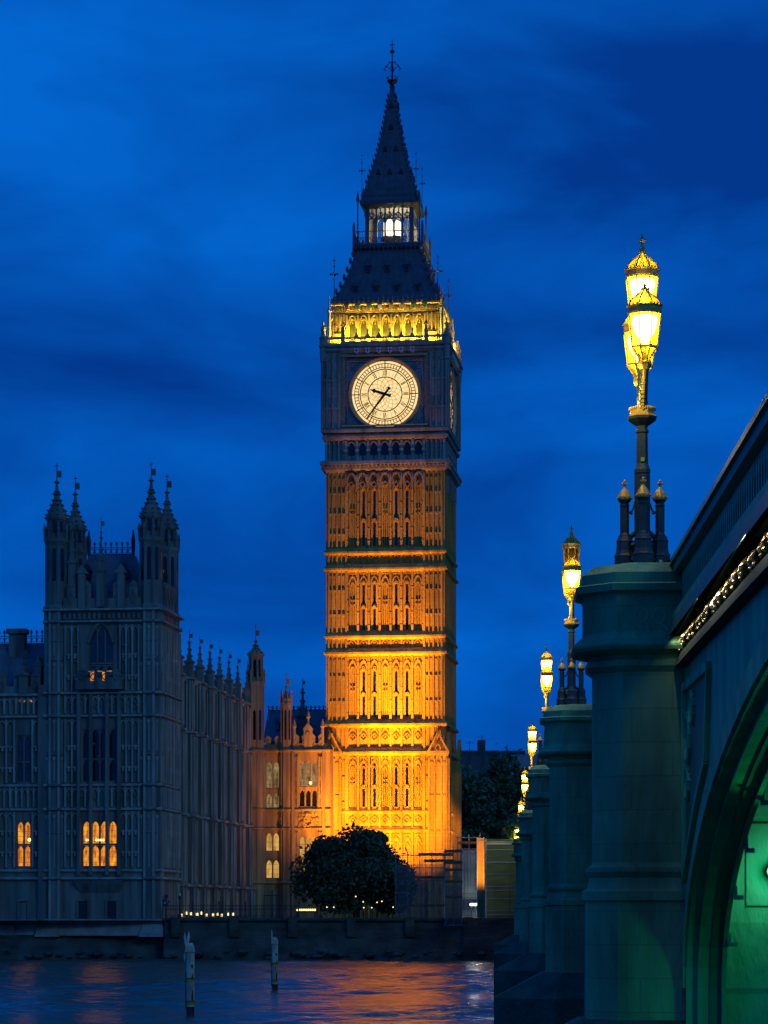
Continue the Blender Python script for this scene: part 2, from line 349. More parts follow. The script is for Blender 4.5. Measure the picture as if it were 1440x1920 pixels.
# ================================================================== CLOCK TOWER
TH = .125
TW = 6.35
def clock_tower():
    hb = -1.0
    root = thing('clock_tower', 'tall gothic clock tower floodlit orange with a lit cream dial and dark pointed spire', 'tower', (.11, 285, HC+hb), -TH)
    cy = TW
    def FT(k):
        ax = [((1,0),(0,-1)), ((0,1),(1,0)), ((-1,0),(0,1)), ((0,-1),(-1,0))][k]
        (ux, uy), (dx, dy) = ax
        return Matrix(((ux, dx, 0, 0), (uy, dy, 0, cy), (0, 0, 1, 0), (0, 0, 0, 1)))
    B = lambda mb, name, m, parent=root, smooth=False: mb.build(name, m, parent, smooth, dz=hb if parent is root else 0)
    S = M['stone']
    # --- shaft core and corner turrets
    mb = MB()
    mb.sq([(TW-.42, -1), (TW-.42, 50.5)], 0, cy)
    c = (4.2 + TW)/2; h = (TW-4.2)/2
    for sx in (-1, 1):
        for sy in (-1, 1):
            mb.sq([(h, -1), (h, 47.3)], sx*c, cy+sy*c)
    bays = [(i-3)*1.2 for i in range(7)]
    slits = [1, 2, 4, 5]
    stages = [(-1, 8.4, []), (10.9, 16.6, [(11.1, 13.2), (13.5, 15.8)]), (20.3, 27.3, [(20.7, 23.1), (23.4, 25.7)]),
              (29.7, 36.3, [(30.0, 32.4), (32.8, 35.0)]), (38.7, 46.9, [(39.0, 41.7), (42.0, 45.0)])]
    bands = [(8.7, 10.6), (17.1, 19.9), (27.8, 29.3), (36.8, 38.3)]
    wins = []
    for k in range(4):
        mb.to(FT(k)); D = TW
        for z0, z1, sl in stages:
            for i, uc in enumerate(bays):
                if i in slits and sl:
                    mb.box(uc-.405, uc-.15, D-.43, D-.12, z0-.4, z1+.4); mb.box(uc+.15, uc+.405, D-.43, D-.12, z0-.4, z1+.4)
                    for sg in (-1, 1): mb.box(uc+sg*.54-.06, uc+sg*.54+.06, D-.43, D-.12, z0-.4, z1+.4)
                    zs = [z0-.4] + [q for ab in sl for q in ab] + [z1+.4]
                    for a, b in zip(zs[::2], zs[1::2]): mb.box(uc-.15, uc+.15, D-.43, D-.13, a, b)
                    for a, b in sl:
                        wins.append((k, uc, a, b))
                        mb.rib(arch(uc-.26, uc+.26, b-.05, .30), .10, D-.14, D+.06)
                        mb.prism([(uc-.30, a-.42), (uc+.30, a-.42), (uc+.17, a+.05), (uc-.17, a+.05)], D-.14, D-.02)
                else:
                    for a, b in ((-.6, -.48), (-.405, -.24), (-.17, -.035), (.035, .17), (.24, .405), (.48, .6)): mb.box(uc+a, uc+b, D-.43, D-.13, z0-.4, z1+.4)
                    mb.box(uc-.6, uc+.6, D-.43, D-.14, z1-1.3, z1+.4)
                    for zz in ([z0+(z1-z0)*.45] if z1-z0 > 5 else []):
                        mb.box(uc-.26, uc-.05, D-.14, D+.06, zz, zz+.16); mb.box(uc+.05, uc+.26, D-.14, D+.06, zz, zz+.16)
                        mb.box(uc-.26, uc-.05, D-.14, D+.06, zz+.5, zz+.62); mb.box(uc+.05, uc+.26, D-.14, D+.06, zz+.5, zz+.62)
                # traceried head
                mb.rib(arch(uc-.42, uc+.42, z1-1.25, .75), .12, D-.14, D+.05)
                mb.rib(arch(uc-.22, uc+.22, z1-1.55, .42), .10, D-.14, D+.03)
                mb.box(uc-.05, uc+.05, D-.14, D+.08, z1-.55, z1)
                mb.box(uc-.32, uc+.32, D-.14, D+.02, z1-.28, z1-.14)
            for i in range(8):
                u = -4.2 + i*1.2
                mb.box(u-.12, u+.12, D-.14, D+.16, z0-.3, z1+.3)
                z = z0 + .8
                while z < z1 - .6:
                    mb.box(u-.15, u+.15, D+.02, D+.21, z, z+.10); z += 1.35
        for z0, z1 in bands:
            for i, uc in enumerate(bays):
                mb.box(uc-.6, uc+.6, D-.43, D-.13, z0-.5, z1+.5)
                zc = (z0+z1)/2 + .1; q = min(.42, (z1-z0)*.33)
                mb.rib([(uc-q, zc), (uc, zc+q), (uc+q, zc), (uc, zc-q), (uc-q, zc)], .11, D-.14, D+.05)
                mb.box(uc-.1, uc+.1, D-.14, D+.02, zc-.1, zc+.1)
                if z1-z0 > 2.5: mb.rib(arch(uc-.4, uc+.4, zc+.3, .7), .11, D-.14, D+.05)
            for i in range(8):
                u = -4.2 + i*1.2; mb.box(u-.11, u+.11, D-.14, D+.06, z0-.5, z1+.5)
        # corner strips
        for sx in (-1, 1):
            for a, b in ((4.22, 4.42), (4.78, 4.9), (5.22, 5.42), (5.78, 5.9), (6.14, 6.34)):
                mb.box(min(sx*a, sx*b), max(sx*a, sx*b), D-.02, D+.22, -1, 47.2)
            for z in (11.5, 14.2, 22.3, 25.0, 31.6, 34.2, 40.2, 42.4, 44.6):
                for u in (4.6, 5.06, 5.6, 6.02):
                    mb.box(sx*u-.13, sx*u+.13, D-.02, D+.2, z, z+.18)
            for z in (16.0, 26.8, 35.8, 46.2, 29.0, 38.0):
                for u in (4.6, 5.06, 5.6, 6.02): mb.rib(arch(sx*u-.2, sx*u+.2, z-.3, .42), .07, D-.02, D+.10)
    mb.to(None)
    KS = .974
    def slim(o): o.scale = (KS, KS, 1); o.location = (0, cy*(1-KS), 0)
    slim(B(mb, 'shaft', S))
    # base buttresses with gablets
    mb = MB()
    for sx in (-1, 1):
        for sy in (-1, 1):
            x, y = sx*5.75, cy+sy*5.75
            mb.sq([(1.08, -1), (1.08, 16.6), (1.2, 16.8), (1.2, 17.05), (.95, 17.4), (.2, 19.0)], x, y)
            mb.lathe([(.14, 18.6), (.14, 19.4), (.3, 19.55), (.12, 19.8), (.05, 20.5)], 6, x, y)
    for k in range(4):
        mb.to(FT(k))
        for sx in (-1, 1):
            for u in (4.78, 5.4, 6.1, 6.68): mb.box(sx*u-.09, sx*u+.09, 6.82, 6.96, -1, 16.3)
            for u in (5.08, 5.75, 6.38):
                mb.rib(arch(sx*u-.26, sx*u+.26, 15.4, .5), .09, 6.82, 6.95)
                for z in (8.4, 12.2): mb.box(sx*u-.2, sx*u+.2, 6.82, 6.95, z, z+.17)
            uc = sx*5.75
            mb.rib([(uc-1.05, 17.0), (uc, 19.0), (uc+1.05, 17.0)], .2, 6.6, 6.98)
            mb.rib([(uc-.3, 17.3), (uc, 17.8), (uc+.3, 17.3), (uc, 16.9), (uc-.3, 17.3)], .12, 6.8, 6.94)
    mb.to(None)
    B(mb, 'buttress', S)
    # ledges
    mb = MB()
    for z, p in ((8.7, .28), (10.7, .28)):
        mb.sq([(TW-.05, z-.35), (TW+p, z-.12), (TW+p, z), (TW-.05, z+.35)], 0, cy)
    for z, p in ((17.0, .5), (20.0, .5), (27.65, .46), (29.42, .40), (36.65, .48), (38.42, .40)):
        mb.sq([(TW-.05, z-.42), (TW+p, z-.16), (TW+p, z+.02), (TW+.1, z+.45), (TW-.06, z+.5)], 0, cy)
    slim(B(mb, 'string_course', S))
    # --- windows of the shaft (front and right faces)
    base = {}
    for k, uc, a, b in wins:
        if k > 1: continue
        key = round(b-a, 2)
        if key not in base:
            g = MB(); hh = b-a
            g.prism([(-.15, 0), (.15, 0), (.15, hh-.22), (0, hh), (-.15, hh-.22)], 0, .04)
            o = g.build('window', M['glass'], root); base[key] = o.data
        else:
            o = bpy.data.objects.new('window', base[key]); col.objects.link(o); o.parent = root
        p = FT(k) @ Vector((uc, TW-.38, a)); o.location = (p.x*KS, cy+(p.y-cy)*KS, p.z - hb); o.rotation_euler = (0, 0, k*math.pi/2)
    # --- corbelled belfry base: cornice, arcade, ledges
    mb = MB()
    mb.sq([(TW-.05, 46.9), (TW+.25, 47.2), (TW+.32, 47.55), (TW+.62, 47.75), (TW+.62, 48.05), (TW+.3, 48.2), (TW-.1, 48.25)], 0, cy)
    mb.sq([(TW-.1, 48.2), (TW-.1, 51.0)], 0, cy)
    mb.sq([(TW-.1, 50.25), (TW+.38, 50.5), (TW+.45, 50.75), (TW+.12, 50.95), (TW+.12, 51.1), (TW+.5, 51.2), (TW+.55, 51.45), (TW+.3, 51.6)], 0, cy)
    for k in range(4):
        mb.to(FT(k)); D = TW-.1
        for i in range(8):
            u = -4.2+i*1.2
            mb.box(u-.14, u+.14, D-.05, D+.32, 48.2, 50.3); mb.box(u-.2, u+.2, D, D+.42, 49.0, 49.35)
        for uc in bays:
            mb.rib(arch(uc-.46, uc+.46, 49.55, .6), .14, D-.05, D+.28)
            mb.box(uc-.6, uc-.12, D-.05, D+.2, 48.2, 48.7); mb.box(uc+.12, uc+.6, D-.05, D+.2, 48.2, 48.7)
        for sx in (-1, 1):
            for u in (4.5, 5.0, 5.5, 6.0, 6.4): mb.box(sx*u-.08, sx*u+.08, D-.05, D+.22, 48.2, 50.3)
        for i in range(30):
            u = -6.3 + i*12.6/29; mb.box(u-.12, u+.12, TW+.2, TW+.55, 47.28, 47.55)
        # hood arcade over the top stage
        for uc in bays:
            mb.rib(arch(uc-.52, uc+.52, 46.0, .8), .16, TW-.05, TW+.28)
            mb.box(uc-.66, uc-.54, TW-.05, TW+.3, 44.9, 46.6)
            mb.rib([(uc-.25, 45.6), (uc, 45.95), (uc+.25, 45.6), (uc, 45.2), (uc-.25, 45.6)], .09, TW-.14, TW+.08)
        mb.box(4.14, 4.26, TW-.05, TW+.3, 44.9, 46.6)
    mb.to(None)
    B(mb, 'belfry_base', M['stone_grey'])
    gl = None
    for k in (0, 1):
        for uc in bays:
            if gl is None:
                g = MB(); g.prism([(-.34, 0), (.34, 0), (.34, .85), (0, 1.4), (-.34, .85)], 0, .03); o = g.build('louvre', M['glass'], root); gl = o.data
            else:
                o = bpy.data.objects.new('louvre', gl); col.objects.link(o); o.parent = root
            p = FT(k) @ Vector((uc, TW-.04, 48.72)); o.location = (p.x, p.y, p.z-hb); o.rotation_euler = (0, 0, k*math.pi/2)
    # --- clock stage
    CW = 6.72
    mb = MB()
    mb.sq([(CW-.55, 51.3), (CW-.55, 60.2)], 0, cy)
    c = (4.75+CW)/2; h = (CW-4.75)/2
    for sx in (-1, 1):
        for sy in (-1, 1): mb.sq([(h, 51.5), (h, 60.0)], sx*c, cy+sy*c)
    mb.sq([(CW-.05, 59.6), (CW+.25, 59.9), (CW+.25, 60.1), (CW+.1, 60.2)], 0, cy)
    for k in range(4):
        mb.to(FT(k)); D = CW
        mb.box(-4.8, 4.8, D-.6, D-.1, 51.5, 51.75); mb.box(-4.8, 4.8, D-.6, D-.1, 59.35, 59.7)
        for sx in (-1, 1):
            for u in (4.95, 5.55, 6.2, 6.62): mb.box(sx*u-.09, sx*u+.09, D-.02, D+.16, 51.6, 59.6)
            for u in (5.25, 5.88, 6.4):
                for z in (54.2, 57.2, 58.9): mb.rib(arch(sx*u-.24, sx*u+.24, z-.4, .55), .09, D-.02, D+.12)
                for z in (53.6, 56.6): mb.box(sx*u-.22, sx*u+.22, D-.02, D+.12, z, z+.22)
    mb.to(None)
    B(mb, 'clock_stage', M['stone_grey'])
    # gold frame lines and diaper strips
    mb = MB()
    for k in range(4):
        mb.to(FT(k)); D = CW
        for z in (51.78, 59.26): mb.box(-4.62, 4.62, D-.12, D+.1, z, z+.12)
        mb.box(-4.0, 4.0, D-.3, D-.2, 58.72, 58.8)
        for sx in (-1, 1):
            z = 52.05
            while z < 59.0:
                mb.rib([(sx*4.5-.14, z+.15), (sx*4.5, z+.3), (sx*4.5+.14, z+.15), (sx*4.5, z), (sx*4.5-.14, z+.15)], .06, D-.1, D-.02); z += .36
    mb.to(None)
    B(mb, 'gilt_frame', M['goldpaint'])
    mb = MB()
    for k in range(4):
        mb.to(FT(k)); D = CW
        for sx in (-1, 1): mb.box(min(sx*4.28, sx*4.74), max(sx*4.28, sx*4.74), D-.56, D-.1, 51.76, 59.34)
        mb.box(-4.27, 4.27, D-.56, D-.40, 51.76, 59.34)
        for sx in (-1, 1):
            for sz in (-1, 1):
                x, z = sx*3.35, 55.2+sz*3.15
                mb.rib([(x+.5*math.cos(a*math.pi/4), z+.5*math.sin(a*math.pi/4)) for a in range(9)], .1, D-.42, D-.30)
                mb.rib([(x+.22*math.cos(a*math.pi/2), z+.22*math.sin(a*math.pi/2)) for a in range(5)], .16, D-.42, D-.28)
        mb.rib([(-4.05, 51.95), (4.05, 51.95), (4.05, 58.95), (-4.05, 58.95), (-4.05, 51.95)], .12, D-.42, D-.30)
    mb.to(None)
    B(mb, 'clock_surround', M['spandrel'])
    def circle(r, z0, n=64): return [(r*math.cos(2*math.pi*j/n), z0 + r*math.sin(2*math.pi*j/n)) for j in range(n+1)]
    for k in (0, 1):
        Tk = FT(k); zc = 55.22; D = CW-.40
        g = MB().to(Tk); g.prism(circle(3.54, zc)[:-1], D-.0, D+.05); dl = g.build('dial', M['dial'], root, dz=hb)
        g = MB().to(Tk); 
        g.loft([[(r*math.cos(2*math.pi*j/64), d_, zc+r*math.sin(2*math.pi*j/64)) for j in range(64)] for r, d_ in ((3.54, D-.0), (3.56, D+.08), (3.80, D+.34), (3.92, D+.36), (3.96, D-.0))], caps=False); g.build('dial_rim', M['dialgold'], dl, dz=hb)
        g = MB().to(Tk); a, b = D+.05, D+.10
        for r, wd in ((3.28, .07), (2.87, .07), (2.67, .10), (1.83, .10)): g.rib(circle(r, zc), wd, a, b)
        for j in range(60):
            an = j*math.pi/30; ca, sa = math.sin(an), math.cos(an)
            if j % 5: g.rib([(2.87*ca, zc+2.87*sa), (3.28*ca, zc+3.28*sa)], .07, a+.004, b+.004)
            else: g.rib([(2.67*ca, zc+2.67*sa), (3.53*ca, zc+3.53*sa)], .10, a+.004, b+.004)
        for j in range(72):
            an = (j+.5)*math.pi/36; 
            if j % 2 == 0: g.rib([(1.9*math.sin(an), zc+1.9*math.cos(an)), (2.6*math.sin(an), zc+2.6*math.cos(an))], .022, a, b-.03)
        g.build('dial_tracery', M['dialblack'], dl, dz=hb)
        g = MB().to(Tk)    # rosette of the centre
        for j in range(14):
            for sg in (-1, 1):
                pts = []
                for q in range(7):
                    r = .35 + 1.45*q/6; an = j*2*math.pi/14 + sg*q*.16
                    pts.append((r*math.sin(an), zc + r*math.cos(an)))
                g.rib(pts, .03, a+.006, b-.02)
        g.build('rosette', M['dialgold'], dl, dz=hb)
        # roman numerals
        for hr, num in enumerate(['XII','I','II','III','IV','V','VI','VII','VIII','IX','X','XI']):
            g = MB().to(Tk); an = hr*math.pi/6; wid = {'I': .11, 'V': .26, 'X': .26}; tot = sum(wid[ch] for ch in num); x = -tot/2
            def Q(px_, r): # px to the right when read upright from the centre
                return (r*math.sin(an) + px_*math.cos(an), zc + r*math.cos(an) - px_*math.sin(an))
            for ch in num:
                if ch == 'I': g.rib([Q(x+.055, 1.98), Q(x+.055, 2.54)], .062, a+.008, b+.008)
                elif ch == 'V': g.rib([Q(x+.03, 2.54), Q(x+.13, 1.98), Q(x+.23, 2.54)], .05, a+.008, b+.008)
                else:
                    g.rib([Q(x+.03, 2.54), Q(x+.23, 1.98)], .05, a+.008, b+.008); g.rib([Q(x+.23, 2.54), Q(x+.03, 1.98)], .05, a+.012, b+.012)
                x += wid[ch]
            g.build('numeral', M['dialblack'], dl, dz=hb)
        # hands at about 9:36
        def hand(an, L_, tail, wd, spade, d):
            g = MB().to(Tk); s_, c_ = math.sin(an), math.cos(an)
            def H(l, o): return (l*s_ + o*c_, zc + l*c_ - o*s_)
            if spade:
                g.prism([H(-.1, -wd), H(1.05, -wd*.75), H(1.2, -.24), H(1.42, -.10), H(1.75, 0), H(1.42, .10), H(1.2, .24), H(1.05, wd*.75), H(-.1, wd)], d, d+.05)
            else:
                g.prism([H(-.1, -wd), H(L_, -.05), H(L_, .05), H(-.1, wd)], d, d+.05)
            g.prism([H(0, wd*.8), H(-tail*.7, wd*.7), H(-tail*.8, .2), H(-tail, .12), H(-tail, -.12), H(-tail*.8, -.2), H(-tail*.7, -wd*.7), H(0, -wd*.8)], d+.004, d+.046)
            g.prism([(.2*math.cos(q*math.pi/4), zc+.2*math.sin(q*math.pi/4)) for q in range(8)], d-.01, d+.06)
            return g
        hand(R(288), 1.75, .68, .17, True, D+.14).build('hour_hand', M['dialblack'], dl, dz=hb)
        hand(R(217), 3.36, .9, .15, False, D+.22).build('minute_hand', M['dialblack'], dl, dz=hb)
    # --- parapet of the belfry, with shields
    PW = CW + .02
    mb = MB()
    mb.sq([(PW-.05, 60.15), (PW+.32, 60.3), (PW+.38, 60.5), (PW+.12, 60.62), (5.0, 60.6)], 0, cy)
    for k in range(4):
        mb.to(FT(k)); D = PW
        mb.box(-4.3, 4.3, D-.14, D+.1, 60.6, 60.85)
        mb.box(-4.3, 4.3, D-.12, D+.08, 61.12, 61.32)
        for sx in (-1, 1):
            mb.box(min(sx*4.62, sx*6.5), max(sx*4.62, sx*6.5), D-.12, D+.06, 60.62, 60.75)
            mb.box(min(sx*4.62, sx*6.5), max(sx*4.62, sx*6.5), D-.14, D+.08, 61.12, 61.4)
            for i in range(8):
                u = sx*(4.7+i*.25); mb.box(u-.05, u+.05, D-.1, D+.04, 60.7, 61.15)
            mb.box(sx*4.46-.2, sx*4.46+.2, D-.22, D+.2, 60.2, 62.0); mb.T = mb.T
            mb.box(sx*4.46-.13, sx*4.46+.13, D-.14, D+.12, 62.0, 62.5)
            mb.rib([(sx*4.46-.2, 62.5), (sx*4.46, 63.0), (sx*4.46+.2, 62.5)], .1, D-.12, D+.1)
        for i in range(7):
            u = -3.6+i*1.2
            mb.rib([(u-.28, 60.98), (u, 61.2), (u+.28, 60.98), (u, 60.78), (u-.28, 60.98)], .09, D-.08, D+.05)
            for q in (-.4, .4): mb.box(u+q-.04, u+q+.04, D-.08, D+.04, 60.8, 61.15)
        for i in range(8):
            u = -4.2+i*1.2
            if 0 < i < 7:
                mb.prism([(u-.32, 61.3), (u+.32, 61.3), (u+.12, 61.55), (u+.06, 61.9), (u-.06, 61.9), (u-.12, 61.55)], D-.1, D+.06)
                mb.prism([(u-.13, 62.0), (u, 61.86), (u+.13, 62.0), (u, 62.3)], D-.08, D+.04)
    mb.to(None)
    for sx in (-1, 1):
        for sy in (-1, 1):
            x, y = sx*6.62, cy+sy*6.62
            mb.lathe([(.34, 58.8), (.42, 60.0), (.42, 61.2), (.5, 61.35), (.26, 61.6), (.26, 62.0)], 8, x, y)
            x, y = sx*6.05, cy+sy*6.05
            mb.lathe([(.2, 60.6), (.2, 64.2), (.28, 64.35), (.14, 64.6), (.04, 65.9)], 6, x, y)
            mb.tube((x, y, 63.2), (sx*5.4, cy+sy*5.4, 64.0), .1)
    B(mb, 'belfry_parapet', M['stone_grey'])
    for k in (0, 1):
        Tk = FT(k)
        for i in range(6):
            u = -3.0+i*1.2; D = PW-.05
            g = MB().to(Tk); g.prism([(u-.24, 60.12), (u-.24, 59.72), (u, 59.5), (u+.24, 59.72), (u+.24, 60.12)], D+.0, D+.36)
            g.cur = 1; g.box(u-.045, u+.045, D+.36, D+.375, 59.56, 60.12); g.box(u-.24, u+.24, D+.36, D+.372, 59.82, 59.91)
            g.build('cross_shield', [M['white'], M['red']], root, dz=hb)
    mb = MB()
    for sx in (-1, 1):
        for sy in (-1, 1):
            x, y = sx*6.62, cy+sy*6.62
            mb.lathe([(.2, 62.0), (.3, 62.25), (.3, 62.45), (.12, 62.7), (.16, 62.9), (.04, 63.2)], 8, x, y)
    B(mb, 'gilt_lantern_cap', M['goldpaint'])
    # --- belfry
    BW = 5.72
    mb = MB()
    mb.sq([(BW-.9, 60.5), (BW-.9, 65.0)], 0, cy)
    c = (4.35+BW)/2; h = (BW-4.35)/2
    for sx in (-1, 1):
        for sy in (-1, 1): mb.sq([(h, 60.6), (h, 64.3)], sx*c, cy+sy*c)
    mb.sq([(BW-.35, 64.0), (BW+.06, 64.12), (BW+.06, 64.3), (BW+.02, 64.85), (BW+.22, 65.0), (BW+.22, 65.15), (BW, 65.2)], 0, cy)
    for k in range(4):
        mb.to(FT(k)); D = BW
        for i in range(8):
            u = -4.2+i*1.2
            mb.box(u-.24, u+.24, D-.55, D-.02, 60.6, 64.05); mb.box(u-.08, u+.08, D-.1, D+.1, 60.6, 63.9); mb.box(u-.28, u+.28, D-.5, D+.06, 62.7, 62.85)
        for uc in bays:
            A = arch(uc-.46, uc+.46, 63.0, .85)
            mb.rib(A, .14, D-.5, D+.1)
            mb.rib(arch(uc-.36, uc+.36, 62.9, .6), .10, D-.5, D-.05)
            mb.prism(A[:7] + [(uc, 64.05), (uc-.46, 64.05)], D-.4, D-.12); mb.prism(A[6:] + [(uc+.46, 64.05), (uc, 64.05)], D-.4, D-.12)
            mb.rib([(uc, 63.0), (uc, 63.6)], .08, D-.42, D-.1)
        for sx in (-1, 1):
            for u in (4.5, 4.95, 5.4, 5.66): mb.box(sx*u-.07, sx*u+.07, D-.02, D+.12, 60.6, 64.0)
            for u in (4.73, 5.18): mb.rib(arch(sx*u-.2, sx*u+.2, 63.3, .5), .08, D-.02, D+.1)
            mb.box(sx*5.0-.5, sx*5.0+.5, D-.02, D+.2, 60.6, 61.9)
        for i in range(40):
            u = -5.6+i*11.2/39; mb.box(u-.09, u+.09, D-.02, D+.14, 64.38, 64.62 + .12*(i % 2))
    mb.to(None)
    B(mb, 'belfry', S)
    for k in (0, 1):
        for uc in bays:
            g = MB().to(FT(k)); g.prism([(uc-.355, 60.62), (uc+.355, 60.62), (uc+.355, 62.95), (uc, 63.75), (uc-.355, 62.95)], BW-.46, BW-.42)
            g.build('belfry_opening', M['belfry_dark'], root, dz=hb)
    for k in (0, 1):
        for i in range(8):
            u = -4.2+i*1.2
            g = MB().to(FT(k)); D = BW+.14
            g.prism([(u-.26, 64.98), (u-.26, 64.55), (u, 64.3), (u+.26, 64.55), (u+.26, 64.98)], D, D+.1)
            g.cur = 1; g.prism([(u-.17, 64.9), (u-.17, 64.6), (u, 64.42), (u+.17, 64.6), (u+.17, 64.9)], D+.1, D+.12)
            g.build('coloured_shield', [M['goldpaint'], M[['red','green','green','white','goldpaint','goldpaint','green','green'][i]]], root, dz=hb)
    # --- lower roof
    mb = MB()
    prof = [(BW+.18, 65.2), (BW+.1, 65.55), (5.35, 66.2), (4.85, 67.2), (4.3, 68.7), (3.85, 70.2), (3.45, 71.6)]
    mb.sq(prof, 0, cy)
    for k in range(4):
        mb.to(FT(k))
        for i in range(-6, 7):
            f = i/6.5
            for (r0, z0), (r1, z1) in zip(prof[1:], prof[2:]): mb.tube((f*r0, r0, z0), (f*r1, r1, z1), .06, n=4)
        for i in range(22):
            u = -5.5+i*11/21; mb.prism([(u-.12, 65.5), (u+.12, 65.5), (u, 65.85)], BW+.12, BW+.2)
            mb.box(u-.08, u+.08, BW+.1, BW+.26, 65.22, 65.4)
    mb.to(None)
    for r, z in ((5.3, 66.4), (4.9, 67.2), (4.55, 68.1), (4.25, 69.0), (3.95, 70.0), (3.7, 70.8)):
        for sx in (-1, 1):
            for sy in (-1, 1): mb.lathe([(.1, z-.2), (.26, z+.1), (.1, z+.5)], 4, sx*(r+.1), cy+sy*(r+.1))
    lr = B(mb, 'lower_roof', M['roof'])
    g0 = None
    def dormer(k, u, z, d, s_):
        g = MB().to(FT(k))
        g.box(u-.24*s_, u+.24*s_, d-.8, d+.22, z-.1, z+.62*s_)
        g.prism([(u-.34*s_, z+.6*s_), (u+.34*s_, z+.6*s_), (u, z+1.15*s_)], d-.8, d+.3)
        g.tube((u, d+.2, z+1.1*s_), (u, d+.2, z+1.55*s_), .05)
        dd = g.build('dormer', M['roof'], root, dz=hb)
        g = MB().to(FT(k)); g.prism([(u-.17*s_, z), (u+.17*s_, z), (u+.17*s_, z+.45*s_), (u, z+.7*s_), (u-.17*s_, z+.45*s_)], d+.22, d+.25); g.build('dormer_opening', M['dialblack'], dd, dz=hb)
    for k in (0, 1):
        for u in (-3.35, -1.12, 1.12, 3.35): dormer(k, u, 66.5, 5.1, 1.0)
        for u in (-2.1, 0, 2.1): dormer(k, u, 68.9, 4.2, 1.0)
    # corner vanes
    def vane(x, y, z0, z1, s_=1.0):
        g = MB(); g.tube((x, y, z0), (x, y, z1), .05*s_, .025*s_)
        zc = z0 + (z1-z0)*.62
        g.box(x-.42*s_, x+.42*s_, y-.04, y+.04, zc, zc+.1*s_); g.box(x-.04, x+.04, y-.42*s_, y+.42*s_, zc, zc+.1*s_)
        for d in (-.38, .38): g.ball((x+d*s_, y, zc+.05), .12*s_, 6); g.ball((x, y+d*s_, zc+.05), .12*s_, 6)
        g.ball((x, y, z0+(z1-z0)*.8), .1*s_, 6)
        g.box(x-.16*s_, x+.16*s_, y-.03, y+.03, z1-.35*s_, z1-.28*s_)
        g.lathe([(.14*s_, z0), (.14*s_, z0+.5), (.05, z0+.8)], 6, x, y)
        g.build('corner_vane', M['iron'], root, dz=hb)
    for sx in (-1, 1):
        for sy in (-1, 1): vane(sx*5.6, cy+sy*5.6, 65.3, 70.2)
    # --- gallery and lantern
    mb = MB()
    mb.sq([(3.4, 71.3), (3.75, 71.6), (3.85, 71.9), (3.85, 72.05), (2.0, 72.1)], 0, cy)
    for k in range(4):
        mb.to(FT(k))
        mb.box(-3.7, 3.7, 3.68, 3.74, 73.3, 73.4); mb.box(-3.7, 3.7, 3.68, 3.74, 72.65, 72.72)
        for i in range(16): u = -3.7+i*7.4/15; mb.box(u-.03, u+.03, 3.68, 3.74, 72.05, 73.3)
        for i in range(15):
            u = -3.45+i*6.9/14; mb.rib([(u-.2, 72.35), (u, 72.62), (u+.2, 72.35), (u, 72.1), (u-.2, 72.35)], .05, 3.66, 3.76)
            mb.prism([(u-.15, 71.7), (u+.15, 71.7), (u, 71.35)], 3.78, 3.9)
    mb.to(None)
    for sx in (-1, 1):
        for sy in (-1, 1):
            x, y = sx*3.72, cy+sy*3.72; mb.lathe([(.16, 71.6), (.16, 73.9), (.05, 74.4)], 6, x, y)
            x, y = sx*3.35, cy+sy*3.35; mb.tube((x, y, 72), (x, y, 77.0), .1, .08); mb.lathe([(.1, 76.6), (.2, 76.9), (.05, 77.8)], 6, x, y)
    B(mb, 'gallery', M['roof'])
    LW = 2.5
    mb = MB()
    for k in range(4):
        mb.to(FT(k))
        for i in range(6):
            u = -LW+.12+i*(2*LW-.24)/5
            if i in (0, 5): continue
            mb.box(u-.09, u+.09, LW-.2, LW, 72, 76.2)
        for i in range(5):
            uc = -LW+.12+(i+.5)*(2*LW-.24)/5
            mb.rib(arch(uc-.4, uc+.4, 74.6, .5), .1, LW-.18, LW-.02)
            mb.rib([(uc-.3, 75.4), (uc, 75.75), (uc+.3, 75.4), (uc, 75.05), (uc-.3, 75.4)], .1, LW-.18, LW-.02)
            mb.box(uc-.05, uc+.05, LW-.16, LW-.04, 75.0, 76.2)
            mb.box(uc-.4, uc+.4, LW-.16, LW-.04, 74.95, 75.08)
    mb.to(None)
    for sx in (-1, 1):
        for sy in (-1, 1): mb.sq([(.2, 72), (.2, 76.2)], sx*(LW-.12), cy+sy*(LW-.12))
    B(mb, 'lantern_columns', M['roof'])
    mb = MB(); mb.lathe([(.5, 72.1), (.62, 72.9), (1.25, 73.3), (1.3, 73.5), (.9, 73.55)], 12, 0, cy); B(mb, 'beacon_bowl', M['iron'])
    mb = MB(); mb.lathe([(.95, 73.6), (.95, 75.2), (.6, 75.4)], 12, 0, cy); B(mb, 'beacon', M['beacon'])
    # upper roof / spire
    mb = MB()
    mb.sq([(LW+.05, 76.1), (3.15, 76.5), (3.2, 76.85), (3.05, 77.0), (2.95, 77.2), (2.92, 77.9), (2.78, 78.1)], 0, cy)
    sp = [(2.72, 78.1), (2.45, 79.2), (2.0, 80.6), (1.5, 82.5), (1.15, 84.2), (.80, 86.2), (.46, 88.4), (.27, 89.4), (.25, 89.9)]
    mb.sq(sp, 0, cy)
    for k in range(4):
        mb.to(FT(k))
        for i in range(-3, 4):
            f = i/3.6
            for (r0, z0), (r1, z1) in zip(sp[:6], sp[1:6]): mb.tube((f*r0, r0, z0), (f*r1, r1, z1), .045, n=4)
        for i in range(14):
            u = -2.8+i*5.6/13; mb.prism([(u-.1, 78.0), (u+.1, 78.0), (u, 78.35)], 2.8, 2.88)
            mb.box(u-.09, u+.09, 2.9, 3.0, 77.35, 77.55)
    mb.to(None)
    z = 79.0
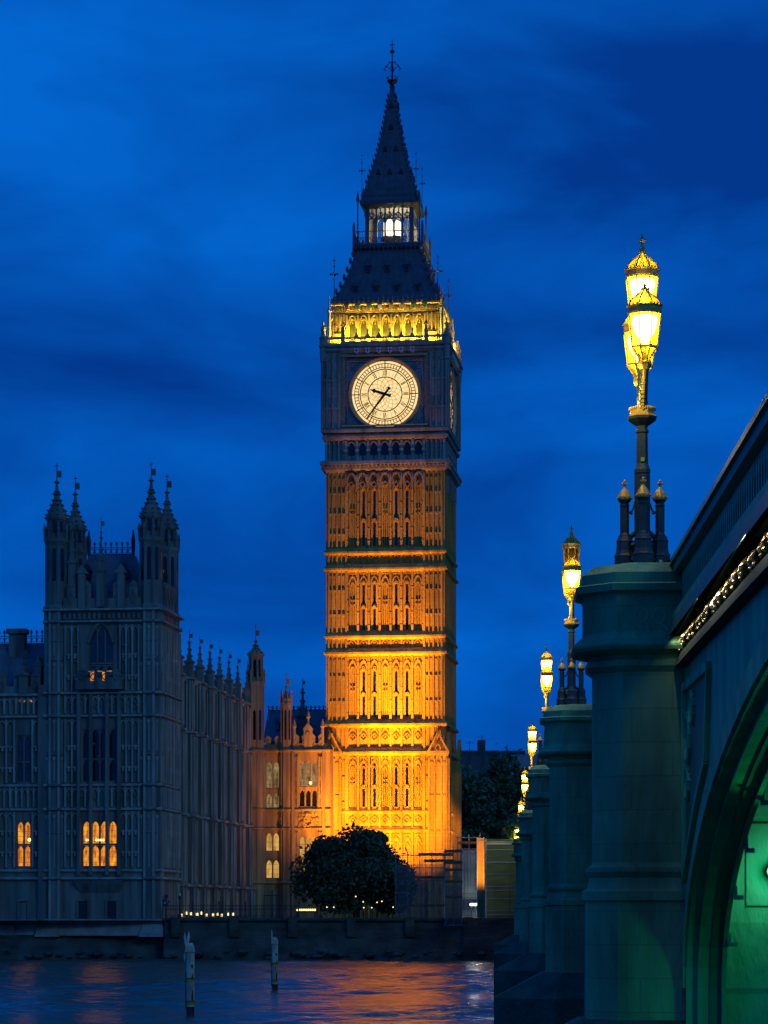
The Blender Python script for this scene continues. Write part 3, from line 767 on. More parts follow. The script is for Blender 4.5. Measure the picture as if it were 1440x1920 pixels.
    while z < 89.3:
        r = None
        for (r0, z0), (r1, z1) in zip(sp, sp[1:]):
            if z0 <= z <= z1: r = r0 + (r1-r0)*(z-z0)/(z1-z0)
        for sx in (-1, 1):
            for sy in (-1, 1): mb.lathe([(.06, z-.15), (.17, z+.05), (.05, z+.3)], 4, sx*(r+.06), cy+sy*(r+.06))
        z += .62
    B(mb, 'spire', M['roof'])
    def lucarne(k, u, z, d):
        g = MB().to(FT(k)); g.prism([(u-.26, z), (u+.26, z), (u, z+.62)], d-.6, d+.14); g.build('spire_dormer', M['dialblack'], root, dz=hb)
    for k in (0, 1):
        for u in (-1.25, 0, 1.25): lucarne(k, u, 79.9, 2.2)
        for u in (-.6, .6): lucarne(k, u, 82.6, 1.48)
        lucarne(k, 0, 85.1, 1.0); lucarne(k, 0, 87.6, .63)
    for sx in (-1, 1):
        for sy in (-1, 1): vane(sx*2.95, cy+sy*2.95, 77.0, 82.0, .7)
    # finial
    mb = MB()
    mb.lathe([(.25, 90.6), (.32, 91.2), (.2, 91.5), (.55, 91.9), (.58, 92.0), (.58, 92.12), (.2, 92.2)], 8, 0, cy)
    for j in range(8):
        a = j*math.pi/4; mb.tube((.55*math.cos(a), cy+.55*math.sin(a), 92.1), (.6*math.cos(a), cy+.6*math.sin(a), 92.6), .035)
    mb.path([(.58*math.cos(j*math.pi/4), cy+.58*math.sin(j*math.pi/4), 92.55) for j in range(9)], .035)
    mb.tube((0, cy, 92), (0, cy, 98.5-2.6), .10, .05)
    for sx, sy in ((1, 0), (-1, 0), (0, 1), (0, -1)):
        pts = [(sx*r, cy+sy*r, z) for r, z in ((0, 93.4), (.35, 94.0), (.7, 94.2), (.88, 93.9), (.8, 93.6))]
        mb.path(pts, .05); pts = [(sx*r, cy+sy*r, z) for r, z in ((0, 94.9), (.3, 94.8), (.55, 94.35))]; mb.path(pts, .045)
        for p in ((.88, 93.85), (.55, 94.4), (.3, 94.85), (.7, 94.25)): mb.ball((sx*p[0], cy+sy*p[0], p[1]), .09, 6)
    mb.ball((0, cy, 96.4), .28, 10); mb.tube((0, cy, 95.8), (0, cy, 98.2), .06, .04)
    mb.box(-.28, .28, cy-.04, cy+.04, 97.35, 97.47); mb.ball((0, cy, 94.0), .16, 6)
    mb.v = [(x, y, 90.55+(z-91.9)*.735 if z > 91.9 else 89.5+(z-90.6)*.81) for x, y, z in mb.v]
    B(mb, 'finial', M['iron'])
    # ---- floodlights on the ground, on the balcony and in the lantern
    Rm = Matrix.Rotation(-TH, 4, 'Z')
    def Lw(x, y, z): return Vector((.11, 285, HC)) + Rm @ Vector((x, y, z))
    so = (1.0, .315, .002)
    for x, tx, tz, e, sp_ in ((-2.6, -1.6, 12.5, 2900, 64), (2.6, 1.6, 12.5, 3150, 64), (0.8, 1.0, 22, 9000, 25), (.2, .3, 30, 9600, 26)):
        lamp('tower_floodlight', 'SPOT', Lw(x, -13, -.3), Lw(tx, 0, tz), e*17.5, so, .35, sp_, 1.0)
    for y, ty, tz, e, sp_ in ((2.5, 5, 12, 2800, 70), (6, 6.5, 32, 4500, 44)):
        lamp('tower_floodlight', 'SPOT', Lw(17.5, y, -.3), Lw(6.3, ty, tz), e*10.0, so, .35, sp_, 1.0)
    yel = (1.0, .66, .055)
    lamp('belfry_uplight', 'AREA', Lw(0, .12, 60.75), Lw(0, .70, 63.6), 3000, yel, 11.0, size_y=.2)
    lamp('belfry_uplight', 'AREA', Lw(6.23, 6.35, 60.75), Lw(5.65, 6.35, 63.6), 3000, yel, .2, size_y=11.0)
    for q in (-4.6, 0, 4.6): lamp('belfry_inner_light', 'POINT', Lw(q, 1.25, 61.0), None, 40, yel, .1)
    lamp('belfry_uplight', 'POINT', Lw(-6.3, 6.35, 61), None, 300, yel, .2)
    lamp('lantern_light', 'POINT', Lw(0, 6.35-1.5, 73.9), None, 800, (1, .80, .40), .2)
    lamp('lantern_light', 'POINT', Lw(1.5, 6.35, 73.9), None, 600, (1, .80, .40), .2)
    return root
clock_tower()

# ================================================================== PALACE
PX0, PY0 = -20.0, 238.0
def palace_root(name, label, cat, x=0, y=0, hb=-.9):
    Rm = Matrix.Rotation(-TH, 4, 'Z'); p = Vector((PX0, PY0, HC+hb)) + Rm @ Vector((x, y, 0))
    return thing(name, label, cat, p, -TH)
def ogee_turret(mb, cx, cy, r, zb, zshaft, zcap, ztip, zflag, n=8, open_stage=True):
    """octagonal turret: shaft, corbelled ring, upper stage, ogee crocketed cap, vane"""
    zr = zshaft
    mb.lathe([(r, zb), (r, zr-.5), (r*1.18, zr-.15), (r*1.18, zr+.1), (r*.9, zr+.2), (r*.82, zr+.3), (r*.82, zcap-.3), (r*1.05, zcap-.05), (r*1.08, zcap+.15)], n, cx, cy)
    H = ztip-zcap
    prof = [(r*1.0, zcap+.1), (r*.95, zcap+H*.1), (r*.78, zcap+H*.21), (r*.5, zcap+H*.34), (r*.33, zcap+H*.45), (r*.23, zcap+H*.6), (r*.14, zcap+H*.78), (r*.08, zcap+H*.92), (.04, ztip)]
    mb.lathe(prof, n, cx, cy)
    crockets(mb, cx, cy, prof[:6], n, r*.2)
    for zz, s_ in ((zcap+H*.66, .34), (zcap+H*.88, .3)): mb.lathe([(r*.1, zz-.15), (r*s_, zz), (r*.1, zz+.18)], n, cx, cy)
    mb.tube((cx, cy, ztip-.2), (cx, cy, zflag), .05, .035, 5)
    mb.box(cx+.04, cx+.42, cy-.03, cy+.03, zflag-1.3, zflag-.7); mb.box(cx-.14, cx+.14, cy-.03, cy+.03, zflag-.32, zflag-.22)
    a0 = math.pi/n
    for j in range(n):
        a = a0 + 2*math.pi*j/n
        x, y = cx+r*math.cos(a), cy+r*math.sin(a)
        mb.tube((x, y, zb), (x, y, zr-.3), r*.11, n=4)
        x, y = cx+r*1.12*math.cos(a), cy+r*1.12*math.sin(a)
        mb.lathe([(r*.12, zr), (r*.13, zr+.8), (r*.2, zr+.9), (.03, zr+1.5)], 4, x, y)
        x, y = cx+r*.84*math.cos(a), cy+r*.84*math.sin(a)
        mb.tube((x, y, zr+.2), (x, y, zcap), r*.12, n=4)
def turret_slits(mb, cx, cy, r, z0, z1, n=8):
    for j in range(n):
        a = 2*math.pi*j/n; ap = r*math.cos(math.pi/n)
        x, y = cx+(ap+.01)*math.cos(a), cy+(ap+.01)*math.sin(a); tx, ty = -math.sin(a)*r*.17, math.cos(a)*r*.17
        mb.add([(x-tx, y-ty, z0), (x+tx, y+ty, z0), (x+tx, y+ty, z1-.2), (x, y, z1), (x-tx, y-ty, z1-.2)], [(0,1,2,3,4)])
def pinnacle(mb, cx, cy, z0, z1, r):
    zs = z0+(z1-z0)*.40
    mb.sq([(r, z0), (r, zs-.2), (r*1.3, zs), (r*1.3, zs+.12)], cx, cy)
    prof = [(r*1.0, zs+.12), (r*.7, zs+(z1-zs)*.2), (r*.42, zs+(z1-zs)*.4), (r*.24, zs+(z1-zs)*.62), (.04, z1-.9)]
    mb.lathe(prof, 4, cx, cy); crockets(mb, cx, cy, prof[:4], 4, r*.42)
    mb.lathe([(.04, z1-1.45), (r*.4, z1-1.32), (.05, z1-1.15)], 6, cx, cy)
    mb.tube((cx, cy, z1-1.2), (cx, cy, z1), .045, .03, 4); mb.box(cx+.03, cx+.3, cy-.025, cy+.025, z1-.75, z1-.35)

def wall_front(mb, u0, u1, z0, z1, holes, y=0.0, depth=.5):
    """front sheet at y with rectangular openings (hu0,hu1,hz0,hz1) and their reveals"""
    us = sorted({u0, u1, *[h[0] for h in holes], *[h[1] for h in holes]}); zs = sorted({z0, z1, *[h[2] for h in holes], *[h[3] for h in holes]})
    us = [u for u in us if u0 <= u <= u1]; zs = [z for z in zs if z0 <= z <= z1]
    for a, b in zip(us, us[1:]):
        for c, d in zip(zs, zs[1:]):
            m_, n_ = (a+b)/2, (c+d)/2
            if not any(h[0] < m_ < h[1] and h[2] < n_ < h[3] for h in holes):
                mb.add([(a,y,c),(b,y,c),(b,y,d),(a,y,d)], [(0,1,2,3)])
    for a, b, c, d in holes:
        q = y+depth
        mb.add([(a,y,c),(b,y,c),(b,y,d),(a,y,d),(a,q,c),(b,q,c),(b,q,d),(a,q,d)], [(0,4,5,1),(1,5,6,2),(2,6,7,3),(3,7,4,0)])

def window_part(root, hb, u0, u1, z0, z1, y, lights, transom, glass, stone, depth=.42, arched=True, T=None):
    """a mullioned window (frame mesh) with its pane as a sub-part"""
    g = MB()
    if T is not None: g.to(T)
    wd = (u1-u0)/lights; t = .075
    for i in range(lights+1): u = u0+i*wd; g.box(u-t, u+t, y+.06, y+.3, z0, z1)
    g.box(u0, u1, y+.055, y+.305, z0-.02, z0+.14); g.box(u0, u1, y+.055, y+.305, z1-.10, z1+.02)
    for zt in transom: g.box(u0, u1, y+.05, y+.31, zt-.09, zt+.09)
    tops = list(transom)+[z1]
    for zt in tops:
        for i in range(lights):
            a, b = u0+i*wd+t, u0+(i+1)*wd-t; h = min(.55, (b-a)*.75)
            A = arch(a, b, zt-.1-h, h, 5)
            g.prism(A[:6] + [(a, zt-.1)], y+.12, y+.26); g.prism([A[5]] + A[6:] + [(b, zt-.1)], y+.121, y+.261)
    f = g.build('window', stone, root, dz=hb)
    g = MB()
    if T is not None: g.to(T)
    g.add([(u0,y+.22,z0),(u1,y+.22,z0),(u1,y+.22,z1),(u0,y+.22,z1)], [(0,1,2,3)])
    # leading
    g.cur = 1
    n_ = max(2, int((z1-z0)/.45))
    for i in range(1, n_): z = z0+(z1-z0)*i/n_; g.box(u0, u1, y+.2, y+.215, z-.012, z+.012)
    g.build('pane', [glass, M['iron']], f, dz=hb)
    return f

def panels(mb, u0, u1, z0, z1, y, step=.62, heads=True, out=.24):
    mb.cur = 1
    n = max(1, round((u1-u0)/step)); s_ = (u1-u0)/n
    for i in range(n+1): u = u0+i*s_; mb.box(u-.075, u+.075, y-out, y+.02, z0, z1)
    if heads:
        for i in range(n):
            a, b = u0+i*s_+.05, u0+(i+1)*s_-.05
            A = arch(a, b, z1-.55, .4, 3); mb.rib(A, .09, y-out*.8, y+.02)
            k = z0+1.3
            while k < z1-1.4:
                mb.box(a, b, y-out*.7, y+.02, k, k+.14); mb.box((a+b)/2-.09, (a+b)/2+.09, y-out*.8, y+.02, k-.32, k); k += 1.9
    mb.cur = 0
    return
def course(mb, u0, u1, z, y, out=.28, h=.3):
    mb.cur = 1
    mb.loft([[(u0, y+.05, z-h*.6), (u1, y+.05, z-h*.6), (u1, y+.05, z+h*.6), (u0, y+.05, z+h*.6)],
             [(u0-.02, y-out, z-h*.2), (u1+.02, y-out, z-h*.2), (u1+.02, y-out, z+h*.2), (u0-.02, y-out, z+h*.2)]])
    mb.cur = 0
def battlement(mb, u0, u1, z, y, step=1.2, h=1.3):
    n = max(1, round((u1-u0)/step)); s_ = (u1-u0)/n
    mb.box(u0, u1, y, y+.25, z, z+h*.45)
    for i in range(n):
        a = u0+(i+.22)*s_; b = u0+(i+.78)*s_
        mb.box(a, b, y-.01, y+.26, z+h*.45, z+h); mb.prism([(a-.08, z+h), (b+.08, z+h), ((a+b)/2, z+h*1.25)], y-.06, y+.3)
        mb.rib([((a+b)/2-.22, z+h*.5), ((a+b)/2, z+h*.8), ((a+b)/2+.22, z+h*.5), ((a+b)/2, z+h*.2), ((a+b)/2-.22, z+h*.5)], .08, y-.09, y+.02)
def cresting(mb, u0, u1, z, y, h=1.2, step=.62):
    mb.box(u0, u1, y-.04, y+.04, z, z+.1); mb.box(u0, u1, y-.03, y+.03, z+h*.55, z+h*.6)
    n = max(1, round((u1-u0)/step))
    for i in range(n+1):
        u = u0+(u1-u0)*i/n
        mb.box(u-.04, u+.04, y-.03, y+.03, z, z+h); mb.rib([(u-.13, z+h*.86), (u, z+h), (u+.13, z+h*.86), (u, z+h*.72), (u-.13, z+h*.86)], .05, y-.03, y+.03)
        if i < n:
            m_ = u+(u1-u0)/n/2; q = (u1-u0)/n*.42
            mb.rib([(m_+q*math.cos(a*math.pi/4), z+h*.3+q*math.sin(a*math.pi/4)) for a in range(9)], .05, y-.025, y+.025)

ST = M['stone_worn']
def river_pavilion():
    hb = -.9
    root = palace_root('palace_tower', 'square gothic palace tower with four crocketed corner turrets and an orange lit window', 'tower')
    B = lambda mb, name, m, parent=root, smooth=False: mb.build(name, m, parent, smooth, dz=hb)
    L0 = -10.5; Dp = 8.4
    win_defs = [(-7.1, -3.9, 3.9, 8.1, 4, [5.95], 'lit'), (-7.1, -3.9, 11.5, 16.3, 4, [13.6], 'glass')]
    top_win = (-6.45, -4.25, 22.1, 25.3)
    mb = MB()
    holes = [(-7.1, -3.9, 3.9, 8.1), (-7.1, -3.9, 11.5, 16.3), (top_win[0], top_win[1], 21.3, 25.4)]
    for a, b in ((-6.75, -6.2), (-4.85, -4.3)): pass
    wall_front(mb, L0, 0, -.9, 27, holes)
    mb.add([(0,0,-.9),(0,Dp,-.9),(0,Dp,27),(0,0,27)], [(0,1,2,3)]); mb.add([(L0,0,-.9),(L0,Dp,-.9),(L0,Dp,27),(L0,0,27)], [(3,2,1,0)])
    mb.add([(L0,Dp,-.9),(0,Dp,-.9),(0,Dp,27),(L0,Dp,27)], [(3,2,1,0)]); mb.add([(L0,0,26.99),(0,0,26.99),(0,Dp,26.99),(L0,Dp,26.99)], [(0,1,2,3)])
    mb.add([(L0+.6,.9,-.9),(-.6,.9,-.9),(-.6,.9,26),(L0+.6,.9,26)], [(0,1,2,3)])
    # panelled stonework between the courses, front and side
    side = Matrix(((0, -1, 0, 0), (1, 0, 0, 0), (0, 0, 1, 0), (0, 0, 0, 1)))  # local u -> depth
    for z0, z1 in ((3.9, 8.9), (11.5, 17.2), (19.7, 25.6)):
        for a, b in ((L0+1.9, -7.4), (-3.6, -1.9)): panels(mb, a, b, z0, z1, 0, .62)
        mb.to(side); panels(mb, 1.8, Dp-.2, z0, z1, 0, .75); mb.to(None)
    for z0, z1 in ((9.3, 11.1), (17.7, 19.3)):
        panels(mb, L0+1.9, -1.9, z0, z1, 0, .62); mb.to(side); panels(mb, 1.8, Dp-.2, z0, z1, 0, .75); mb.to(None)
        for i in range(9):
            u = L0+2.4+i*.82; zc = (z0+z1)/2-.1
            mb.rib([(u-.3, zc), (u, zc+.36), (u+.3, zc), (u, zc-.36), (u-.3, zc)], .1, -.14, .02)
    for z, o in ((2.9, .3), (3.6, .22), (9.1, .24), (11.25, .24), (17.45, .3), (19.5, .34), (25.9, .36), (26.95, .5)):
        course(mb, L0-.1, .1, z, 0, o); mb.to(side); course(mb, -.1, Dp+.1, z, 0, o); mb.to(None)
    # frieze under the main cornice
    for i in range(22): u = L0+.5+i*.45; mb.box(u-.13, u+.13, -.2, .02, 26.15, 26.65)
    # surround of the big windows: oriel piers and blank oriel base
    for x in (-7.35, -6.25, -4.75, -3.65): mb.box(x-.14, x+.14, -.42, .02, 3.2, 19.4)
    mb.loft([[(-7.2, -.0, 1.6), (-3.8, -.0, 1.6), (-3.8, .3, 1.6), (-7.2, .3, 1.6)], [(-7.8, -.6, 2.75), (-3.2, -.6, 2.75), (-3.2, .3, 2.75), (-7.8, .3, 2.75)]])
    # oriel sill shields and balcony of the top window
    mb.box(-7.5, -3.3, -.75, .05, 19.8, 20.4); battlement(mb, -7.5, -3.3, 20.4, -.74, 1.05, 1.0)
    mb.rib(arch(-6.5, -4.2, 24.0, 1.75), .22, -.16, .05)
    A = arch(-6.4, -4.3, 23.9, 1.55); mb.prism(A[:7] + [(-6.45, 25.45)], .0, .3); mb.prism(A[6:] + [(-4.25, 25.45)], .001, .301)
    for x in (-7.6, -3.1):
        for z in (20.9, 22.3, 23.7):
            mb.box(x-.32, x+.32, -.2, .02, z, z+.16); mb.box(x-.3, x-.22, -.25, .02, z, z+1.3); mb.box(x+.22, x+.3, -.25, .02, z, z+1.3)
    # parapet
    battlement(mb, L0+1.7, -1.7, 27.1, -.1, 1.45, 2.0)
    mb.to(side); battlement(mb, 1.7, Dp-1.6, 27.1, -.1, 1.45, 2.0); mb.to(None)
    for x in (-7.1, -3.5):
        mb.box(x-.32, x+.32, -.25, .3, 27.1, 30.2); mb.prism([(x-.55, 30.2), (x+.55, 30.2), (x, 31.0)], -.3, .35)
    B(mb, 'wall', [ST, M['stone_relief']])
    # corner turrets
    for x, y in ((-9.6, .75), (-.95, .75), (-9.6, Dp-.75), (-.95, Dp-.75)):
        g = MB()
        r = .98
        g.lathe([(1.06, -.9), (1.06, 26.9), (1.24, 27.05), (1.24, 27.3), (r, 27.5)], 8, x, y)
        a0 = math.pi/8
        for j in range(8):
            a = a0+2*math.pi*j/8; g.cur = 1; g.tube((x+1.06*math.cos(a), y+1.06*math.sin(a), -.9), (x+1.06*math.cos(a), y+1.06*math.sin(a), 26.9), .13, n=4)
            am = a+math.pi/8; xm, ym = x+1.0*math.cos(am), y+1.0*math.sin(am)
            for za, zb in ((3.9, 8.6), (11.6, 13.8), (14.3, 17.1), (19.9, 22.2), (22.8, 25.5)): g.tube((xm, ym, za), (xm, ym, zb), .07, n=4); g.tube((xm, ym, zb-.3), (xm, ym, zb), .16, n=4)
            g.cur = 0
            a2 = 2*math.pi*j/8
            for zz in (2.9, 3.6, 9.1, 11.25, 17.45, 19.5, 25.9): pass
        for zz in (2.9, 9.1, 11.25, 17.45, 19.5, 25.9): g.lathe([(1.06, zz-.2), (1.3, zz-.06), (1.3, zz+.06), (1.06, zz+.2)], 8, x, y)
        for zz in (14.0, 22.5, 24.2, 7.0): g.lathe([(1.06, zz-.1), (1.16, zz), (1.06, zz+.1)], 8, x, y)
        ogee_turret(g, x, y, r, 27.2, 33.3, 35.2, 39.0, 40.3)
        t_ = g.build('turret', [ST, M['stone_relief']], root, dz=hb)
        g = MB(); turret_slits(g, x, y, r*1.02, 29.6, 32.6); turret_slits(g, x, y, r*.86, 34.0, 35.3); g.build('turret_slits', M['glass'], t_, dz=hb)
    # roof with cresting and front pinnacle
    mb = MB()
    mb.loft([[(-8.6, 1.2, 27.2), (-1.9, 1.2, 27.2), (-1.9, Dp-1.2, 27.2), (-8.6, Dp-1.2, 27.2)], [(-7.3, 3.4, 32.3), (-3.2, 3.4, 32.3), (-3.2, Dp-3.4, 32.3), (-7.3, Dp-3.4, 32.3)]])
    rf = B(mb, 'roof', M['slate'])
    mb = MB(); cresting(mb, -7.3, -3.2, 32.3, 3.5, 1.2, .5)
    for x in (-7.3, -3.2): mb.lathe([(.14, 32.2), (.2, 33.6), (.05, 34.6)], 6, x, 3.5)
    mb.build('cresting', M['iron'], rf, dz=hb)
    for x in (-7.0, -3.55):
        g = MB(); g.box(x-.2, x+.2, 1.0, 2.4, 30.0, 30.6); g.prism([(x-.35, 30.6), (x+.35, 30.6), (x, 31.3)], .95, 2.5); g.build('roof_vent', M['iron'], rf, dz=hb)
    mb = MB()
    pinnacle(mb, -5.35, -.05, 27.2, 35.2, .34); B(mb, 'front_pinnacle', ST)
    mb = MB()
    for x, y in ((-8.1, .6), (-1.0, 4.2), (-9.6, 4.2), (-2.5, Dp-.6)): pinnacle(mb, x, y, 28, 36.2 if y < 1 else 35.2, .34)
    B(mb, 'side_pinnacle', ST)
    # windows
    for u0, u1, z0, z1, li, tr, gl in win_defs: window_part(root, hb, u0, u1, z0, z1, 0, li, tr, M[gl], ST)
    window_part(root, hb, top_win[0], top_win[1], 22.1, 25.4, 0, 3, [], M['glass_blue'], ST)
    f = window_part(root, hb, top_win[0], top_win[1], 21.35, 22.0, 0, 3, [], M['glass'], ST)
    for x, w_ in ((-6.15, .3), (-5.05, .2)):
        g = MB(); g.box(x, x+w_, -.78, -.72, 20.55, 21.3); g.build('lit_slot', M['lit'], root, dz=hb)
    g = MB()
    for x in (-6.3, -5.55, -4.7): g.box(x, x+.5, -.78, -.73, 21.34, 21.44)
    g.build('lit_lintel', M['lit_dim'], root, dz=hb)
    # small stained panes glinting in the dark oriel
    for x, z, c in ((-6.4, 15.6, 'label'), (-6.1, 15.0, 'goldpaint'), (-5.6, 13.9, 'goldpaint')):
        g = MB(); g.box(x-.12, x+.12, .16, .2, z-.07, z+.07); g.build('stained_glass', M[c], root, dz=hb)
    # chandelier bulbs inside the lit window
    g = MB()
    for x in (-6.7, -6.45, -5.8, -5.6, -5.4, -5.2): g.ball((x, .12, 6.35), .12, 8)
    g.build('chandelier_bulbs', M['warmbulb'], root, dz=hb)
    # plinth, doors
    mb = MB()
    mb.loft([[(L0-.5, -1.15, -2.2), (.55, -1.15, -2.2), (.55, Dp, -2.2), (L0-.5, Dp, -2.2)], [(L0-.5, -.75, -1.5), (.55, -.75, -1.5), (.55, Dp, -1.5), (L0-.5, Dp, -1.5)],
             [(L0-.2, -.35, -1.1), (.3, -.35, -1.1), (.3, Dp, -1.1), (L0-.2, Dp, -1.1)], [(L0-.1, -.3, -.72), (.2, -.3, -.72), (.2, Dp, -.72), (L0-.1, Dp, -.72)]])
    for x in (-10.0, -.5): mb.loft([[(x-1.1, -1.6, -2.3), (x+1.1, -1.6, -2.3), (x+1.1, 0, -2.3), (x-1.1, 0, -2.3)], [(x-.9, -.7, -1.2), (x+.9, -.7, -1.2), (x+.9, 0, -1.2), (x-.9, 0, -1.2)]])
    B(mb, 'plinth', M['plinth'])
    for x in (-7.0, -4.35):
        g = MB(); g.rib([(x-.5, -.7), (x-.5, .95), (x+.5, .95), (x+.5, -.7)], .16, -.16, .04); d = g.build('door', ST, root, dz=hb)
        g = MB(); g.box(x-.42, x+.42, -.03, .02, -.7, .88); g.build('door_leaf', M['iron'], d, dz=hb)
    return root
river_pavilion()

def river_wing():
    hb = -.9
    root = palace_root('palace_wing', 'lower palace wing with crested roof, chimney and a narrow orange lit window', 'building', -10.6)
    B = lambda mb, name, m, parent=root: mb.build(name, m, parent, False, dz=hb)
    L0 = -22; y = .35
    mb = MB()
    wins = []
    for c in (-1.95, -7.6, -13.2):
        wins += [(c-.65, c+.65, 3.9, 8.1, 'lit' if c == -1.95 else 'glass', [5.95]), (c-.65, c+.65, 11.5, 15.8, 'glass_blue', [13.4])]
    holes = [q[:4] for q in wins]
    wall_front(mb, L0, 0, -.9, 19.4, holes, y)
    mb.add([(L0,y+10,-.9),(0,y+10,-.9),(0,y+10,19.4),(L0,y+10,19.4)], [(3,2,1,0)]); mb.add([(L0,y+.9,-.9),(0,y+.9,-.9),(0,y+.9,19),(L0,y+.9,19)], [(0,1,2,3)])
    mb.add([(L0,y,19.38),(0,y,19.38),(0,y+10,19.38),(L0,y+10,19.38)], [(0,1,2,3)])
    for c in (-1.95, -7.6, -13.2):
        for z0, z1 in ((3.9, 8.9), (11.5, 17.2)):
            panels(mb, c-2.3, c-.85, z0, z1, y, .6); panels(mb, c+.85, c+1.5, z0, z1, y, .6)
        for z0, z1 in ((9.3, 11.1), (17.7, 19.2)): panels(mb, c-2.3, c+1.5, z0, z1, y, .55)
        mb.rib([(c-.45, 0-.7), (c-.45, .95), (c+.45, .95), (c+.45, -.7)], .16, y-.16, y+.04)
        for x in (c-2.6,): mb.box(x-.3, x+.3, y-.45, y, -.9, 20.5)
    for x in (-.2, -5.0, -10.6, -16.3): mb.box(x-.35, x+.35, y-.4, y, -.9, 20.3)
    for z, o in ((2.9, .3), (3.6, .22), (9.1, .24), (11.25, .24), (17.45, .3), (19.4, .34)): course(mb, L0, 0, z, y, o)
    battlement(mb, L0, -.1, 19.5, y, 1.6, 1.6)
    B(mb, 'wall', [ST, M['stone_relief']])
    for q in wins: window_part(root, hb, q[0], q[1], q[2], q[3], y, 2, q[5], M[q[4]], ST)
    g = MB(); g.ball((-1.45, y+.1, 6.4), .17, 10); g.build('room_lamp', M['warmbulb'], root, dz=hb)
    for i, x in enumerate((-2.2, -1.95, -1.45, -1.2)):
        g = MB(); g.prism([(x-.13, 18.9), (x, 18.76), (x+.13, 18.9), (x, 19.04)], y-.05, y-.01); g.build('lit_quatrefoil', M['lit_porch'], root, dz=hb)
    mb = MB(); mb.loft([[(L0, y+.8, 19.4), (.4, y+.8, 19.4), (.4, y+9.5, 19.4), (L0, y+9.5, 19.4)], [(L0, y+4.0, 24.4), (.4, y+4.0, 24.4), (.4, y+6.0, 24.4), (L0, y+6.0, 24.4)]])
    for i in range(16): x = L0+i*1.5; mb.tube((x, y+.8, 19.45), (x, y+4.0, 24.45), .06, n=4)
    rf = B(mb, 'roof', M['slate'])
    mb = MB(); cresting(mb, L0, .2, 24.4, y+4.1, 1.3, .5); mb.build('cresting', M['iron'], rf, dz=hb)
    mb = MB(); mb.box(-4.2, -2.75, y+3.2, y+4.2, 20, 25.3); mb.box(-4.4, -2.6, y+3.0, y+4.4, 25.3, 25.75)
    B(mb, 'chimney', ST)
    for x, z in ((-1.9, 20.6), (-.75, 21.8), (-5.6, 21.0)):
        g = MB(); g.box(x-.3, x+.3, y+.4, y+2.6, z-1, z+.3); g.prism([(x-.45, z+.3), (x+.45, z+.3), (x, z+1.1)], y+.35, y+2.8); g.tube((x, y+.5, z+1), (x, y+.5, z+1.5), .07); g.build('dormer', M['slate'], root, dz=hb)
    mb = MB(); pinnacle(mb, -1.95, y+.1, 19.5, 23.8, .4); pinnacle(mb, -5.0, y+.1, 19.5, 25.5, .4); B(mb, 'pinnacle', ST)
    mb = MB()
    mb.loft([[(L0, -.9, -2.2), (-.4, -.9, -2.2), (-.4, 5, -2.2), (L0, 5, -2.2)], [(L0, -.4, -1.4), (-.4, -.4, -1.4), (-.4, 5, -1.4), (L0, 5, -1.4)], [(L0, .05, -.8), (-.4, .05, -.8), (-.4, 5, -.8), (L0, 5, -.8)]])
    for i in range(5): mb.box(L0, -2.5, -1.0-.0*i, -.4+.1*i, -2.2+.18*i, -2.05+.18*i)
    B(mb, 'plinth', M['plinth'])
river_wing()

